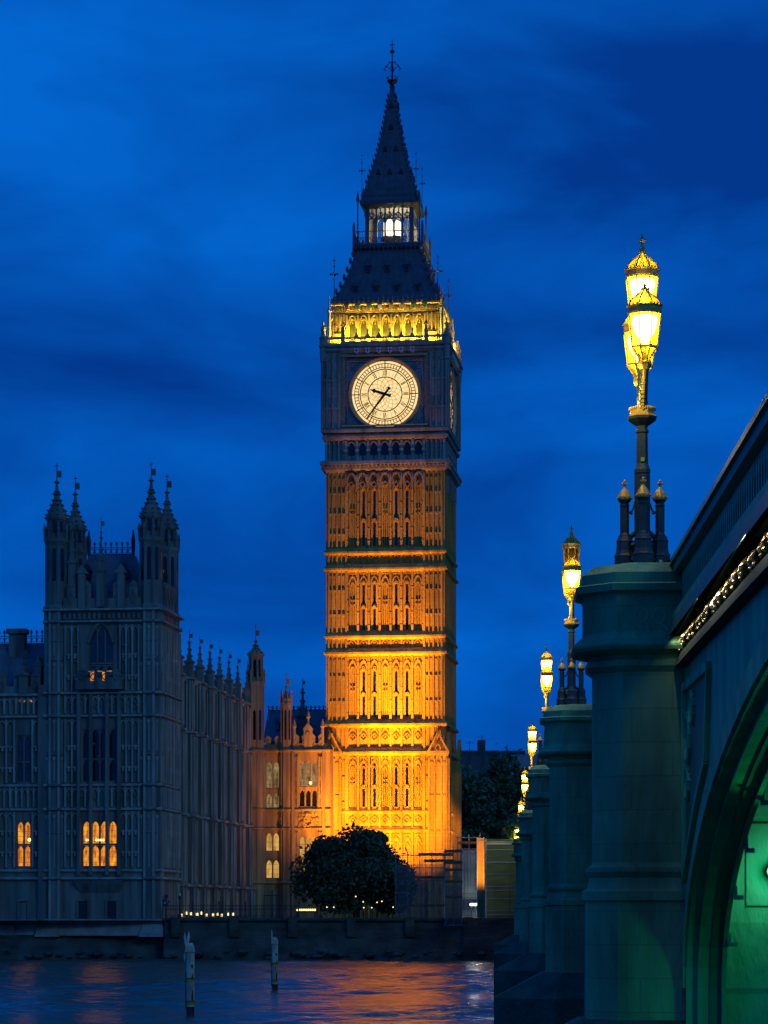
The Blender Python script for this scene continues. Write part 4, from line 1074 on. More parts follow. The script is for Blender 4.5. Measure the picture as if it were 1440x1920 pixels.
def range_side():
    hb = -.9
    root = palace_root('palace_range', 'long dark palace side wall with repeated buttresses and a row of pinnacles running back', 'building', 0, 8.4)
    B = lambda mb, name, m, parent=root: mb.build(name, m, parent, False, dz=hb)
    Ln = 38.0
    T = Matrix(((0, 1, 0, -.6), (1, 0, 0, 0), (0, 0, 1, 0), (0, 0, 0, 1)))   # u along depth, y: negative = out of the wall (+x) -> flip below
    T = Matrix(((0, -1, 0, -.6), (1, 0, 0, 0), (0, 0, 1, 0), (0, 0, 0, 1)))
    mb = MB().to(T)
    butt = [1.1+5.12*i for i in range(8)]
    wins = []
    for i in range(7):
        c = butt[i]+2.56
        for z0, z1 in ((4.2, 8.6), (11.6, 16.2), (18.0, 21.2)): wins.append((c-1.0, c+1.0, z0, z1))
    wall_front(mb, -.0, Ln, -.9, 21.8, wins, 0, .5)
    mb.add([(0,.9,-.9),(Ln,.9,-.9),(Ln,.9,21.5),(0,.9,21.5)], [(0,1,2,3)])
    mb.add([(0,0,21.79),(Ln,0,21.79),(Ln,9,21.79),(0,9,21.79)], [(0,1,2,3)]); mb.add([(0,9,-.9),(Ln,9,-.9),(Ln,9,21.79),(0,9,21.79)], [(3,2,1,0)])
    for i in range(7):
        c = butt[i]+2.56
        for z0, z1 in ((9.2, 11.2), (2.9, 4.0), (16.6, 17.0)): panels(mb, c-1.8, c+1.8, z0, z1, 0, .6, z1-z0 > 1.5)
        for z0, z1 in ((4.2, 8.8), (11.6, 16.4)):
            panels(mb, c-1.9, c-1.15, z0, z1, 0, .38); panels(mb, c+1.15, c+1.9, z0, z1, 0, .38)
        mb.box(c-.5, c+.5, -.12, .02, 21.8, 23.0); mb.prism([(c-.6, 23), (c+.6, 23), (c, 23.7)], -.14, .1)
    for z, o in ((2.4, .3), (3.2, .2), (8.95, .24), (11.25, .24), (16.85, .34), (21.75, .3)): course(mb, 0, Ln, z, 0, o)
    battlement(mb, 0, Ln, 21.9, .05, 1.3, 1.1)
    B(mb, 'wall', [ST, M['stone_relief']])
    for u0, u1, z0, z1 in wins: window_part(root, hb, u0, u1, z0, z1, 0, 2, [], M['glass'], ST, T=T)
    # buttresses, each carrying its pinnacle
    for i, u in enumerate(butt[:-1] + [Ln-.5]):
        g = MB().to(T)
        for z0, z1, p in ((-.9, 2.4, 1.15), (2.4, 9.0, .95), (9.0, 16.9, .85), (16.9, 22.0, .7)):
            g.box(u-.62, u+.62, -p, 0, z0, z1)
            g.cur = 1
            for q in (-.5, 0, .5): g.box(u+q-.07, u+q+.07, -p-.1, -p, z0+.4, z1-.5)
            g.loft([[(u-.75, .1, z1-.12), (u+.75, .1, z1-.12), (u+.75, .1, z1+.3), (u-.75, .1, z1+.3)], [(u-.78, -p-.22, z1-.1), (u+.78, -p-.22, z1-.1), (u+.78, -p-.22, z1+.04), (u-.78, -p-.22, z1+.04)]])
            # panels on the flank facing the river
            for zz in (z0+(z1-z0)*.5,):
                g.box(u-.72, u-.62, -p+.10, -p+.26, z0+.2, z1-.2); g.box(u-.72, u-.62, -.3, -.16, z0+.2, z1-.2)
            g.cur = 0
        b_ = g.build('buttress', [ST, M['stone_relief']], root, dz=hb)
        g = MB(); p = T @ Vector((u, -.35, 0))
        pinnacle(g, p.x, p.y, 21.5, 26.6, .36); g.build('pinnacle', ST, b_, dz=hb)
    mb = MB().to(T)
    mb.loft([[(0, .8, 21.8), (Ln, .8, 21.8), (Ln, 8.5, 21.8), (0, 8.5, 21.8)], [(0, 3.8, 24.3), (Ln, 3.8, 24.3), (Ln, 5.5, 24.3), (0, 5.5, 24.3)]])
    B(mb, 'roof', M['slate'])
range_side()

def porch():
    hb = -.9
    root = palace_root('palace_porch', 'orange lit palace end facade beside the clock tower with slim turrets and tall lit windows', 'building', 0, 46.5)
    B = lambda mb, name, m, parent=root: mb.build(name, m, parent, False, dz=hb)
    S = M['stone_porch']
    mb = MB(); x0, x1 = -.2, 8.6
    W1 = [(1.5, 3.0, 13.0, 16.0, 2, [], 'lit_dim'), (1.5, 3.0, 10.9, 12.6, 2, [], 'lit_dim'), (1.5, 3.0, 6.3, 8.4, 2, [], 'lit_porch'), (1.5, 3.0, 3.4, 5.5, 2, [], 'lit_porch')]
    wall_front(mb, x0, 4.3, -.9, 17.2, [q[:4] for q in W1], .6)
    mb.add([(x0, 9, -.9), (x1, 9, -.9), (x1, 9, 17.2), (x0, 9, 17.2)], [(3,2,1,0)]); mb.add([(x0,1.5,-.9),(x1,1.5,-.9),(x1,1.5,17),(x0,1.5,17)], [(0,1,2,3)])
    mb.add([(x1,0,-.9),(x1,9,-.9),(x1,9,17.2),(x1,0,17.2)], [(0,1,2,3)])
    mb.add([(x0,0,17.18),(x1,0,17.18),(x1,9,17.18),(x0,9,17.18)], [(0,1,2,3)])
    # bay
    W2 = [(5.2, 7.2, 13.2, 16.0, 3, [], 'lit_dim'), (5.2, 7.2, 11.0, 12.9, 3, [], 'glass'), (5.2, 7.2, 3.4, 8.0, 3, [5.6], 'lit_porch')]
    wall_front(mb, 4.3, x1, -.9, 17.2, [q[:4] for q in W2], 0)
    mb.add([(4.3,0,-.9),(4.3,.6,-.9),(4.3,.6,17.2),(4.3,0,17.2)], [(3,2,1,0)])
    panels(mb, 4.55, 5.05, 11, 16.4, 0, .25); panels(mb, 7.4, 7.9, 11, 16.4, 0, .25); panels(mb, 4.55, 5.05, -.5, 8.4, 0, .25); panels(mb, 7.4, 7.9, -.5, 8.4, 0, .25)
    panels(mb, .9, 1.4, 3, 16.5, .6, .25); panels(mb, 3.05, 3.3, 3, 16.5, .6, .25)
    # carved arms panel between the bay windows
    rnd = random.Random(3)
    for i in range(60):
        a = rnd.uniform(5.2, 7.2); z = rnd.uniform(8.95, 10.6); r = rnd.uniform(.1, .24); mb.ball((a, 0, z), r, 6)
    mb.rib([(5.8, 9.9), (5.8, 9.3), (6.2, 8.95), (6.6, 9.3), (6.6, 9.9), (5.8, 9.9)], .14, -.3, .02); mb.lathe([(.4, 10.0), (.45, 10.3), (.2, 10.6)], 8, 6.2, -.05)
    for z, o in ((3.0, .25), (8.75, .26), (10.75, .24), (17.05, .4)):
        course(mb, 4.2, x1, z, 0, o); course(mb, x0, 4.2, z, .6, o)
    mb.box(4.45, 4.75, -.3, 0, -.9, 17); mb.box(7.75, 8.05, -.3, 0, -.9, 17)
    battlement(mb, 4.5, 8.0, 17.2, -.05, .9, 1.3); battlement(mb, 1.3, 3.3, 17.2, .55, 1.0, 1.2)
    mb.box(5.75, 6.65, -.2, .2, 17.2, 19.3); mb.prism([(5.65, 19.3), (6.75, 19.3), (6.2, 20.0)], -.22, .25); mb.rib(arch(5.95, 6.45, 18.6, .4), .1, -.3, -.15)
    mb.lathe([(.16, 19.7), (.12, 20.4), (.25, 20.6), (.05, 21.3)], 6, 6.2, 0)
    for x in (4.7, 7.75): mb.lathe([(.16, 17.2), (.16, 19.4), (.26, 19.6), (.04, 20.4)], 6, x, 0)
    B(mb, 'wall', [S, S])
    for q in W1: window_part(root, hb, *q[:4], .6, q[4], q[5], M[q[6]], S)
    for q in W2: window_part(root, hb, *q[:4], 0, q[4], q[5], M[q[6]], S)
    for (x, y, r, zs, zc, zt, zf) in ((.55, .0, .85, 24.3, 27.2, 28.9, 30.6), (3.8, .25, .56, 22.0, 22.4, 24.0, 25.4)):
        g = MB(); ogee_turret(g, x, y, r, -.9, zs, zc, zt, zf)
        for zz in (3.0, 8.75, 10.75, 17.05): g.lathe([(r, zz-.2), (r+.25, zz-.05), (r+.25, zz+.06), (r, zz+.22)], 8, x, y)
        t_ = g.build('turret', S, root, dz=hb)
        g = MB(); turret_slits(g, x, y, r*1.02, 18.2, 21.4); 
        if zc-zs > 1: turret_slits(g, x, y, r*.86, zs+.6, zc-.4)
        g.build('turret_slits', M['glass'], t_, dz=hb)
    g = MB(); g.ball((6.45, -.05, 13.6), .17, 10); g.build('room_lamp', M['warmbulb'], root, dz=hb)
    mb = MB(); mb.box(3.32, 3.46, .3, .5, -.9, 17); B(mb, 'downpipe', M['iron'])
    Rm = Matrix.Rotation(-TH, 4, 'Z')
    def Lw(x, y, z): return Vector((PX0, PY0, HC)) + Rm @ Vector((x, y, z))
    lamp('porch_floodlight', 'SPOT', Lw(11.0, 34, -.3), Lw(6.4, 46.5, 12), 8500, (1, .305, .003), .35, 52, 1.0)
    lamp('porch_floodlight', 'SPOT', Lw(9.0, 33, -.3), Lw(.8, 46, 13), 900, (1, .36, .04), .35, 70, 1.0)
    for y in (14, 22, 30): lamp('garden_light', 'POINT', Lw(4.2, y, .3), None, 16, (1, .78, .42), .2)
porch()

def back_hall():
    root = thing('palace_hall', 'dark steep crested roof rising behind the porch left of the clock tower', 'building', (-13.4, 303, HC-.85), -TH)
    hb = -.85; mb = MB(); mb.box(0, 15, 0, 8, -.85, 19.2); mb.build('wall', ST, root, dz=hb)
    mb = MB(); mb.loft([[(-.3, -.5, 19.2), (15, -.5, 19.2), (15, 8.5, 19.2), (-.3, 8.5, 19.2)], [(-.3, 3.2, 23.0), (15, 3.2, 23.0), (15, 4.8, 23.0), (-.3, 4.8, 23.0)]])
    rf = mb.build('roof', M['slate'], root, dz=hb)
    mb = MB(); cresting(mb, -.3, 15, 23.0, 3.3, .55, .5); mb.build('cresting', M['iron'], rf, dz=hb)
    for i in range(5):
        g = MB(); x = 1.2+i*3; g.box(x-.22, x+.22, .4, 2, 20.6, 21.4); g.prism([(x-.32, 21.4), (x+.32, 21.4), (x, 21.9)], .35, 2.2); g.build('dormer', M['slate'], root, dz=hb)
    mb = MB(); pinnacle(mb, 4.3, -.6, 19.0, 26.4, .55); mb.build('pinnacle', ST, root, dz=hb)
back_hall()

# ================================================================== RIVER WALL, RAILING, SMALL LIGHTS
def river_wall():
    hb = -4.34
    o = thing('river_wall', 'dark algae-stained embankment wall dropping to the waterline', 'wall', (0, 236.2, HC+hb))
    mb = MB()
    prof = [(-.6, -.9), (-.15, -.9), (-.15, -1.15), (0, -1.2), (-.15, -2.5), (-.5, -2.55), (-.9, -3.9), (-1.2, -4.6)]
    x0, x1 = -19.5, 60
    pts = [(2.0, -.62), (-.55, -.62), (-.55, -.85), (-.25, -.9), (-.3, -1.75), (-.42, -1.8), (-.5, -2.4), (-.8, -2.5), (-1.1, -3.7), (-1.4, -4.6), (2.0, -4.6)]
    mb.loft([[(x, y+.9, z) for y, z in pts] for x in (x0, x1)])
    for i in range(9):
        x = -18.5+i*5.2; mb.box(x-.4, x+.4, .18, 1.0, -2.3, -.55)
    rnd = random.Random(5)
    for i in range(70):
        x = rnd.uniform(x0, 14); y = rnd.uniform(-1.1, .2); z = -3.9+rnd.uniform(-.4, .3); r = rnd.uniform(.2, .6)
        mb.ball((x, y, z), r, 6, .5)
    mb.build('masonry', M['wet_wall'], o, dz=hb)
    mb = MB()
    pts = [(2.0, -2.15), (-.3, -2.15), (-.8, -2.5), (-1.3, -3.7), (-1.8, -4.6), (2.0, -4.6)]
    mb.loft([[(x, y+2.6, z) for y, z in pts] for x in (-70, -19.6)])
    for i in range(60):
        x = rnd.uniform(-60, -19); y = rnd.uniform(.6, 1.7); z = -3.9+rnd.uniform(-.4, .3); r = rnd.uniform(.2, .6)
        mb.ball((x, y, z), r, 6, .5)
    mb.build('weedy_foot', M['wet_wall'], o, dz=hb)
river_wall()
def railing():
    x0, x1, Y = -19.4, -7.6, 237.4
    o = thing('railing', 'thin black iron railing along the terrace edge', 'railing', (x0, Y, HC-.62))
    mb = MB(); L_ = x1-x0
    for z in (.15, .75, 1.05): mb.box(0, L_, -.02, .02, z, z+.05)
    n = int(L_/.17)
    for i in range(n): x = i*.17; mb.box(x-.014, x+.014, -.014, .014, 0, 1.2)
    mb.build('bars', M['iron'], o)
    for i in range(6):
        g = MB(); x = i*L_/5; g.box(x-.06, x+.06, -.06, .06, 0, 1.35 if i != 4 else 2.4); g.ball((x, 0, 1.4 if i != 4 else 2.42), .09, 8); g.build('post', M['iron'], o)
    g = MB()
    for i in range(4): g.box(8.7+i*.55, 8.76+i*.55, -.03, .03, 0, 2.0)
    g.box(8.7, 10.4, -.03, .03, 1.95, 2.05); g.build('gate', M['iron'], o)
railing()
def small_lights():
    for i in range(14):
        px = 312+i*9.6+random.uniform(-2, 2); p = P(px, 1706, 246)
        o = thing('ground_light', 'small warm ground light glowing behind the terrace railing', 'lamp', (p.x, p.y, HC-.85), 0, 'ground lights behind the railing')
        g = MB(); h_ = random.uniform(.25, .5); g.lathe([(.07, 0), (.07, h_), (.12, h_+.05)], 8); g.build('stem', M['iron'], o)
        g = MB(); r_ = random.uniform(.07, .13); g.lathe([(r_, h_+.05), (r_*1.1, h_+.28), (.03, h_+.33)], 8); g.build('lens', M['stripbulb'], o)
    for i, (px, v) in enumerate([(613,1701),(626,1701),(667,1681),(682,1702),(697,1702),(681,1691),(707,1692),(716,1690),(737,1701)]):
        Y = 241+(i % 3)*2; p = P(px, v, Y)
        h = p.z-(HC-.85)
        o = thing('bollard_lamp', 'slim dark garden lamp with a tiny warm bulb below the big tree', 'lamp', (p.x, Y, HC-.85), 0, 'tiny garden lamps under the tree')
        g = MB(); g.tube((0,0,0), (0,0,h), .035); g.lathe([(.1, h+.08), (.1, h+.1), (.02, h+.16)], 8); g.build('post', M['iron'], o)
        g = MB(); g.ball((0, 0, h), .062, 8); g.build('bulb', M['warmbulb'], o)
    p = P(574, 1705, 243)
    o = thing('strip_lamp', 'long low white strip lamp lit at the left foot of the tree', 'lamp', (p.x, p.y, HC-.85))
    g = MB(); g.box(-.95, .95, -.1, .1, .72, .8); g.tube((-.8,0,0), (-.8,0,.75), .05); g.tube((.8,0,0), (.8,0,.75), .05); g.build('housing', M['iron'], o)
    g = MB()
    for i in range(9): g.ball((-.8+i*.2, -.06, .95), .1, 8)
    g.build('tubes', M['warmbulb'], o)
    p = P(311, 1692, 238.6)
    o = thing('camera_post', 'black security camera post with a blue light at the end of the terrace', 'camera post', (p.x, p.y, HC-.85))
    g = MB(); g.tube((0,0,0), (0,0,2.2), .07); g.box(-.18, .22, -.12, .12, 1.25, 1.5); g.box(-.3, -.05, -.1, .1, 1.6, 1.85); g.box(-.12, .2, -.15, .15, 2.0, 2.3); g.tube((.1,0,1.5),(.38,0,1.75),.05); g.build('mount', M['iron'], o)
    g = MB(); g.ball((.02, -.15, 1.6), .09, 8); g.build('blue_light', M['blueled'], o)
    p = P(337, 1680, 238.6)
    o = thing('terrace_post', 'slim black lamp column with a small pale top behind the railing', 'lamp post', (p.x, p.y, HC-.85))
    g = MB(); g.lathe([(.16, 0), (.16, .5), (.08, .6), (.07, 1.9), (.14, 2.0), (.12, 2.2)], 8); g.build('column', M['iron'], o)
    g = MB(); g.lathe([(.1, 2.2), (.12, 2.35), (.02, 2.45)], 8); g.build('lamp_top', M['label'], o)
small_lights()

# ================================================================== TREES
def tree(label, px, vtop, vbot, wpx, Y, leaf, n, size, group=None, lobes=26, seed=1, flat=1.0):
    rnd = random.Random(seed)
    p = P(px, 1708, Y); k = Y/5000
    zt = (1708-vtop)*k; zb = (1708-vbot)*k; rw = wpx*k/2; rh = (zt-zb)/2; zc = (zt+zb)/2+.85
    o = thing('tree', label, 'tree', (p.x, Y, HC-.85), 0, group)
    g = MB(); g.tube((0,0,-.1), (0.1,0,zc-rh*.3), .35, .22, 8)
    for i in range(9):
        a = rnd.uniform(0, 6.28); q = rnd.uniform(.3, .7)
        g.tube((0.05, 0, zc-rh*.5+i*.12), (rw*q*math.cos(a), rw*q*math.sin(a), zc+rh*rnd.uniform(-.3, .6)), .13, .04, 6)
    g.build('trunk', M['bark'], o)
    L_ = []
    for i in range(lobes):
        while True:
            x, y, z = rnd.uniform(-1, 1), rnd.uniform(-1, 1), rnd.uniform(-1, 1)
            if .25 < x*x+y*y+(max(z, 0) if flat < 1 else z)**2 < 1: break
        L_.append((x*rw*.74, y*rw*.74, zc+z*rh*.74, rnd.uniform(.17, .42)))
    g = MB()
    for i in range(n):
        lx, ly, lz, r = rnd.choice(L_)
        d = Vector((rnd.gauss(0, 1), rnd.gauss(0, 1), rnd.gauss(0, 1))).normalized()*(rnd.random()**.35)
        if rnd.random() < .06: d *= rnd.uniform(1.1, 1.5)
        c = Vector((lx+d.x*r*rw, ly+d.y*r*rw, lz+d.z*r*rh*1.05))
        if c.z < zc-rh*1.02: continue
        nrm = Vector((rnd.gauss(0, 1), rnd.gauss(0, 1), rnd.gauss(.5, 1))).normalized(); a = nrm.orthogonal().normalized(); b = nrm.cross(a); s_ = size*rnd.uniform(.6, 1.3)
        q = rnd.uniform(0, 6.28); a, b = a*math.cos(q)+b*math.sin(q), b*math.cos(q)-a*math.sin(q)
        g.add([c-a*s_, c+b*s_*.55, c+a*s_, c-b*s_*.55], [(0,1,2,3)])
    g.build('crown', leaf, o)
    return o
tree('broad dark plane tree in leaf in front of the floodlit clock tower', 668, 1549, 1712, 234, 258, M['leaf'], 44000, .24, lobes=66, seed=4, flat=.5)
tree('rounded dark tree just right of the clock tower base', 888, 1440, 1640, 120, 335, M['leaf_far'], 9000, .42, 'dark trees beyond the bridge foot', seed=11)
tree('tallest dark tree standing before the far dark building', 948, 1413, 1640, 140, 345, M['leaf_far'], 11000, .45, 'dark trees beyond the bridge foot', seed=12)
tree('low bushy tree filling the gap above the olive screen', 920, 1512, 1650, 150, 318, M['leaf_far'], 8000, .36, 'dark trees beyond the bridge foot', seed=13)
tree('dark tree half hidden behind the bridge piers', 1000, 1440, 1600, 100, 350, M['leaf_far'], 5000, .45, 'dark trees beyond the bridge foot', seed=14)

def far_buildings():
    o = thing('far_building', 'dark stone block with rooftop aerials beyond the trees right of the tower', 'building', (P(905, 1708, 420).x, 420, HC-.85))
    g = MB(); k = 420/5000; g.box(-40*k, 32*k, 0, 14, 0, (1708-1407)*k+.85); g.build('wall', M['farstone'], o)
    g = MB(); g.box(-8*k, 6*k, 2, 5, 25.5, (1708-1402)*k+2.2); g.build('roof_hut', M['farstone'], o)
    g = MB(); zt = (1708-1407)*k+.85
    g.tube((0, 3, zt), (0, 3, zt+2.6), .06); g.box(-.9, .3, 2.97, 3.03, zt+2.3, zt+2.36); g.tube((-2, 3, zt), (-2, 3, zt+1.7), .05); g.box(-2.6, -1.3, 2.97, 3.03, zt+1.3, zt+1.36); g.box(-2.4, -1.5, 2.97, 3.03, zt+1.55, zt+1.6)
    g.build('aerial', M['iron'], o)
    g = MB()
    for i in range(4):
        for j in range(5): g.box(-38*k+i*1.5+.3, -38*k+i*1.5+1.0, -.03, .02, 4+j*4, 6+j*4)
    o = thing('far_office', 'pale flat-roofed block lower than its neighbour beyond the trees', 'building', (P(965, 1708, 440).x, 440, HC-.85))
    g = MB(); k = 440/5000; g.box(-26*k, 90*k, 0, 14, 0, (1708-1413)*k+.85); g.build('wall', M['sheet'], o)
    g = MB(); g.box(-26*k, 20*k, -.2, 13.8, 26.8, 27.3); g.build('roof_edge', M['farstone'], o)
far_buildings()

# ================================================================== SITE ON THE EMBANKMENT
def site():
    def scaffold(label, px0, px1, vt, vb, Y, dep, net_v, boards):
        k = Y/5000; x0 = (px0-720)*k; x1 = (px1-720)*k; zt = (1708-vt)*k; zb = (1708-vb)*k
        o = thing('scaffold', label, 'scaffolding', (x0, Y, HC+zb))
        L_ = x1-x0; H_ = zt-zb; g = MB()
        n = max(2, round(L_/1.0)); m_ = max(2, round(H_/1.15))
        for y in (0, dep):
            for i in range(n+1): x = L_*i/n; g.tube((x, y, 0), (x, y, H_+random.uniform(0, .5)), .035, n=5)
            for j in range(m_+1): z = H_*j/m_; g.tube((-.15, y, z), (L_+.2, y, z), .03, n=5)
        for i in range(n+1):
            for j in range(1, m_+1): g.tube((L_*i/n, 0, H_*j/m_), (L_*i/n, dep, H_*j/m_), .03, n=5)
        g.tube((0, 0, 0), (L_, 0, H_*.6), .03, n=5)
        g.build('tubes', M['tube'], o)
        g = MB()
        for a, b, v in boards: z = (1708-v)*k-zb; g.box((a-720)*k-x0, (b-720)*k-x0, -.1, dep+.1, z, z+.22)
        if g.v: g.build('boards', M['board'], o)
        if net_v:
            zt2 = (1708-net_v)*k-zb; g = MB(); nx = 24; nz = 14; vs_ = []
            for i in range(nx+1):
                for j in range(nz+1): vs_.append((L_*i/nx, -.08-.05*math.sin(i*1.7)*math.sin(j*1.1+i*.3), zt2*j/nz))
            g.add(vs_, [(i*(nz+1)+j, (i+1)*(nz+1)+j, (i+1)*(nz+1)+j+1, i*(nz+1)+j+1) for i in range(nx) for j in range(nz)])
            g.build('netting', M['net'], o)
    scaffold('wide netted scaffold in front of the tree and tower foot', 742, 833, 1603, 1722, 238.2, 1.6, 1620, [(785, 850, 1604), (795, 850, 1616), (742, 834, 1647), (742, 834, 1700)])
    scaffold('narrow open scaffold tower reaching down over the river wall', 835, 866, 1596, 1735, 235.6, 1.4, 1660, [(835, 867, 1598), (835, 867, 1618), (835, 867, 1633), (835, 867, 1655), (835, 867, 1684)])
    scaffold('bare scaffold top catching orange light right of the tower', 859, 900, 1570, 1722, 262, 2.0, None, [(859, 900, 1582)])
    k = 239/5000
    def panel(name, label, cat, a, b, vt, vb, Y, m, ribs, dep=.25):
        k = Y/5000; x0 = (a-720)*k; L_ = (b-a)*k; zb = (1708-vb)*k; H_ = (vb-vt)*k
        o = thing(name, label, cat, (x0, Y, HC+zb))
        g = MB()
        n = max(1, int(L_/ribs)) 
        for i in range(n):
            g.box(L_*i/n, L_*(i+.55)/n, 0, dep, 0, H_-.002*(i % 3)); g.box(L_*(i+.55)/n, L_*(i+1)/n, .06, dep, 0, H_-.02)
        g.build('sheeting', m, o)
        g = MB()
        for z in (.3, H_*.35, H_*.7, H_-.3): g.box(-.05, L_+.05, -.05, 0, z, z+.06)
        for x in (0, L_): g.box(x-.06, x+.06, -.06, .0, 0, H_+.05)
        g.build('rails', M['tube'], o)
        return o, x0, L_, zb, H_
    panel('hoarding', 'grey ribbed metal hoarding beside the white work lights', 'hoarding', 866, 893, 1594, 1722, 239.0, M['sheet'], .22)
    panel('sheeted_column', 'tall pale sheeted column glowing orange above the work lights', 'sheeting', 895, 907, 1571, 1722, 252, M['paleboard'], .6, .8)
    o, x0, L_, zb, H_ = panel('site_screen', 'large olive green site screen next to the bridge piers', 'screen', 911, 968, 1573, 1722, 240.0, M['screen'], 1.2)
    g = MB()
    for j in range(6): z = H_*(j+.6)/6.5; g.box(0, L_, -.04, .0, z, z+.05)
    g.box(0, L_, -.03, .0, H_*.93, H_*.95)
    g.build('seams', M['tube'], o)
    # landing steps below the screen
    k = 237.2/5000
    o = thing('landing_steps', 'wet stone landing steps between the scaffold and bridge', 'steps', ((868-720)*k, 236.0, HC-2.6))
    g = MB()
    for i in range(5): g.box(0, 5.2, -.9+.3*i, 2.2, .35*i-(2.2 if i == 0 else .0), .35*i+.34)
    g.build('steps', M['wet_wall'], o)
    Yw = 237.9
    for px, lab in ((884, 'left white site work light on the hoarding foot'), (891, 'right white site work light on the hoarding foot')):
        p = P(px, 1696, Yw)
        o = thing('work_light', lab, 'lamp', (p.x, Yw, HC-.7))
        h = p.z-(HC-.7)
        g = MB(); g.tube((0,0,0), (0,0,h-.1), .03); g.box(-.16, .16, -.02, .12, h-.13, h+.13); g.build('stand', M['iron'], o)
        g = MB(); g.box(-.13, .13, -.05, -.02, h-.10, h+.10); g.build('lens', M['worklight'], o)
        lamp('work_light_beam', 'POINT', (p.x+.1, Yw-.25, p.z), None, 26, (.85, 1, .92), .08)
    lamp('site_lamp', 'POINT', (P(940, 1560, 236).x, 236, P(940, 1560, 236).z), None, 130, (1, .86, .25), .2)
    lamp('column_floodlight', 'SPOT', (P(880, 1640, 256).x, 244, HC+1), (P(901, 1600, 252).x, 252, HC+5), 9000, (1, .33, .01), .2, 40, .8)
site()

# ================================================================== MOORING POSTS
def mooring(px, vb, vt, wpx, label, ears):
    Y = 5000*HC/(vb-1708); k = Y/5000; p = P(px, vb, Y); r = wpx*k/2; H_ = (vb-vt)*k
    o = thing('mooring_post', label, 'post', (p.x, Y, 0), 0)
    g = MB(); g.lathe([(r, .32*H_), (r, H_-.02)], 16); g.build('shaft', M['palepost'], o, smooth=False)
    g = MB(); g.lathe([(r*.97, -1.5), (r*.97, .32*H_)], 16); s_ = g.build('wet_foot', M['tread'], o)
    s_.scale = (1, 1, 1)
    g = MB(); g.lathe([(r*1.02, .14*H_), (r*1.02, .32*H_+.01)], 16); g.build('weathered_band', M['palepost'], o)
    for f in (.17, .53):
        g = MB(); g.lathe([(r*1.06, f*H_), (r*1.06, f*H_+.045*H_)], 16); b_ = g.build('yellow_band', M['yellow'], o)
        g = MB(); g.lathe([(r*1.07, f*H_+.046*H_), (r*1.07, f*H_+.062*H_)], 16); g.build('tar_stripe', M['tread'], b_)
    g = MB(); ht = .17*H_
    g.loft([[(-r*1.12, -r*1.1, H_), (r*1.1, -r*1.1, H_), (r*1.1, r*1.1, H_), (-r*1.12, r*1.1, H_)], [(-r*1.05, -r, H_+ht*.75), (r*.85, -r, H_+ht*.55), (r*.85, r, H_+ht*.55), (-r*1.05, r, H_+ht*.75)],
            [(-r*.9, -r*.8, H_+ht*.8), (r*.4, -r*.8, H_+ht*.85), (r*.4, r*.8, H_+ht*.85), (-r*.9, r*.8, H_+ht*.8)]])
    g.build('cap', M['palepost'], o)
    g = MB()
    if ears:
        g.prism([(-r*1.15, H_+ht*.3), (-r*.8, H_+ht*.3), (-r*.95, H_+ht*1.2), (-r*1.35, H_+ht*1.9), (-r*1.6, H_+ht*1.45)], -r*.2, r*.1)
        g.prism([(-r*.95, H_+ht*.7), (-r*.5, H_+ht*.7), (-r*.1, H_+ht*1.4), (-r*.35, H_+ht*2.0), (-r*.7, H_+ht*1.5)], -r*.1, r*.2)
        g.prism([(-r*1.2, H_+ht*.3), (-r*1.7, H_-ht*.3), (-r*1.35, H_-ht*1.0), (-r*1.15, H_-ht*.4)], -r*.15, r*.15)
    else:
        g.prism([(-r*1.15, H_-.1), (-r*.8, H_-.1), (-r*.8, H_+ht*1.5), (-r*1.15, H_+ht*1.9)], -r*.2, r*.2)
    g.build('fin', M['palepost'], o)
    g = MB(); g.box(-r*1.25, -r*1.0, -r*.25, r*.25, .1*H_, .7*H_); g.build('rubbing_strip', M['rust'], o)
    g = MB(); g.prism([(r*.2, .80*H_), (r*.75, .80*H_), (r*.6, .74*H_), (r*.35, .75*H_)], -r*1.03, -r*.7); g.prism([(r*.25, .56*H_), (r*.75, .58*H_), (r*.7, .66*H_), (r*.45, .62*H_)], -r*1.05, -r*.7)
    g.prism([(r*.3, .24*H_), (r*.7, .24*H_), (r*.75, .42*H_), (r*.5, .38*H_)], -r*1.05, -r*.7); g.build('stain', M['tread'], o)
mooring(357, 1904, 1785, 15.5, 'nearer pale mooring post with yellow bands and a two-pronged top', True)
mooring(515.5, 1857, 1770, 11.5, 'farther pale mooring post with yellow bands and a single upright fin', False)

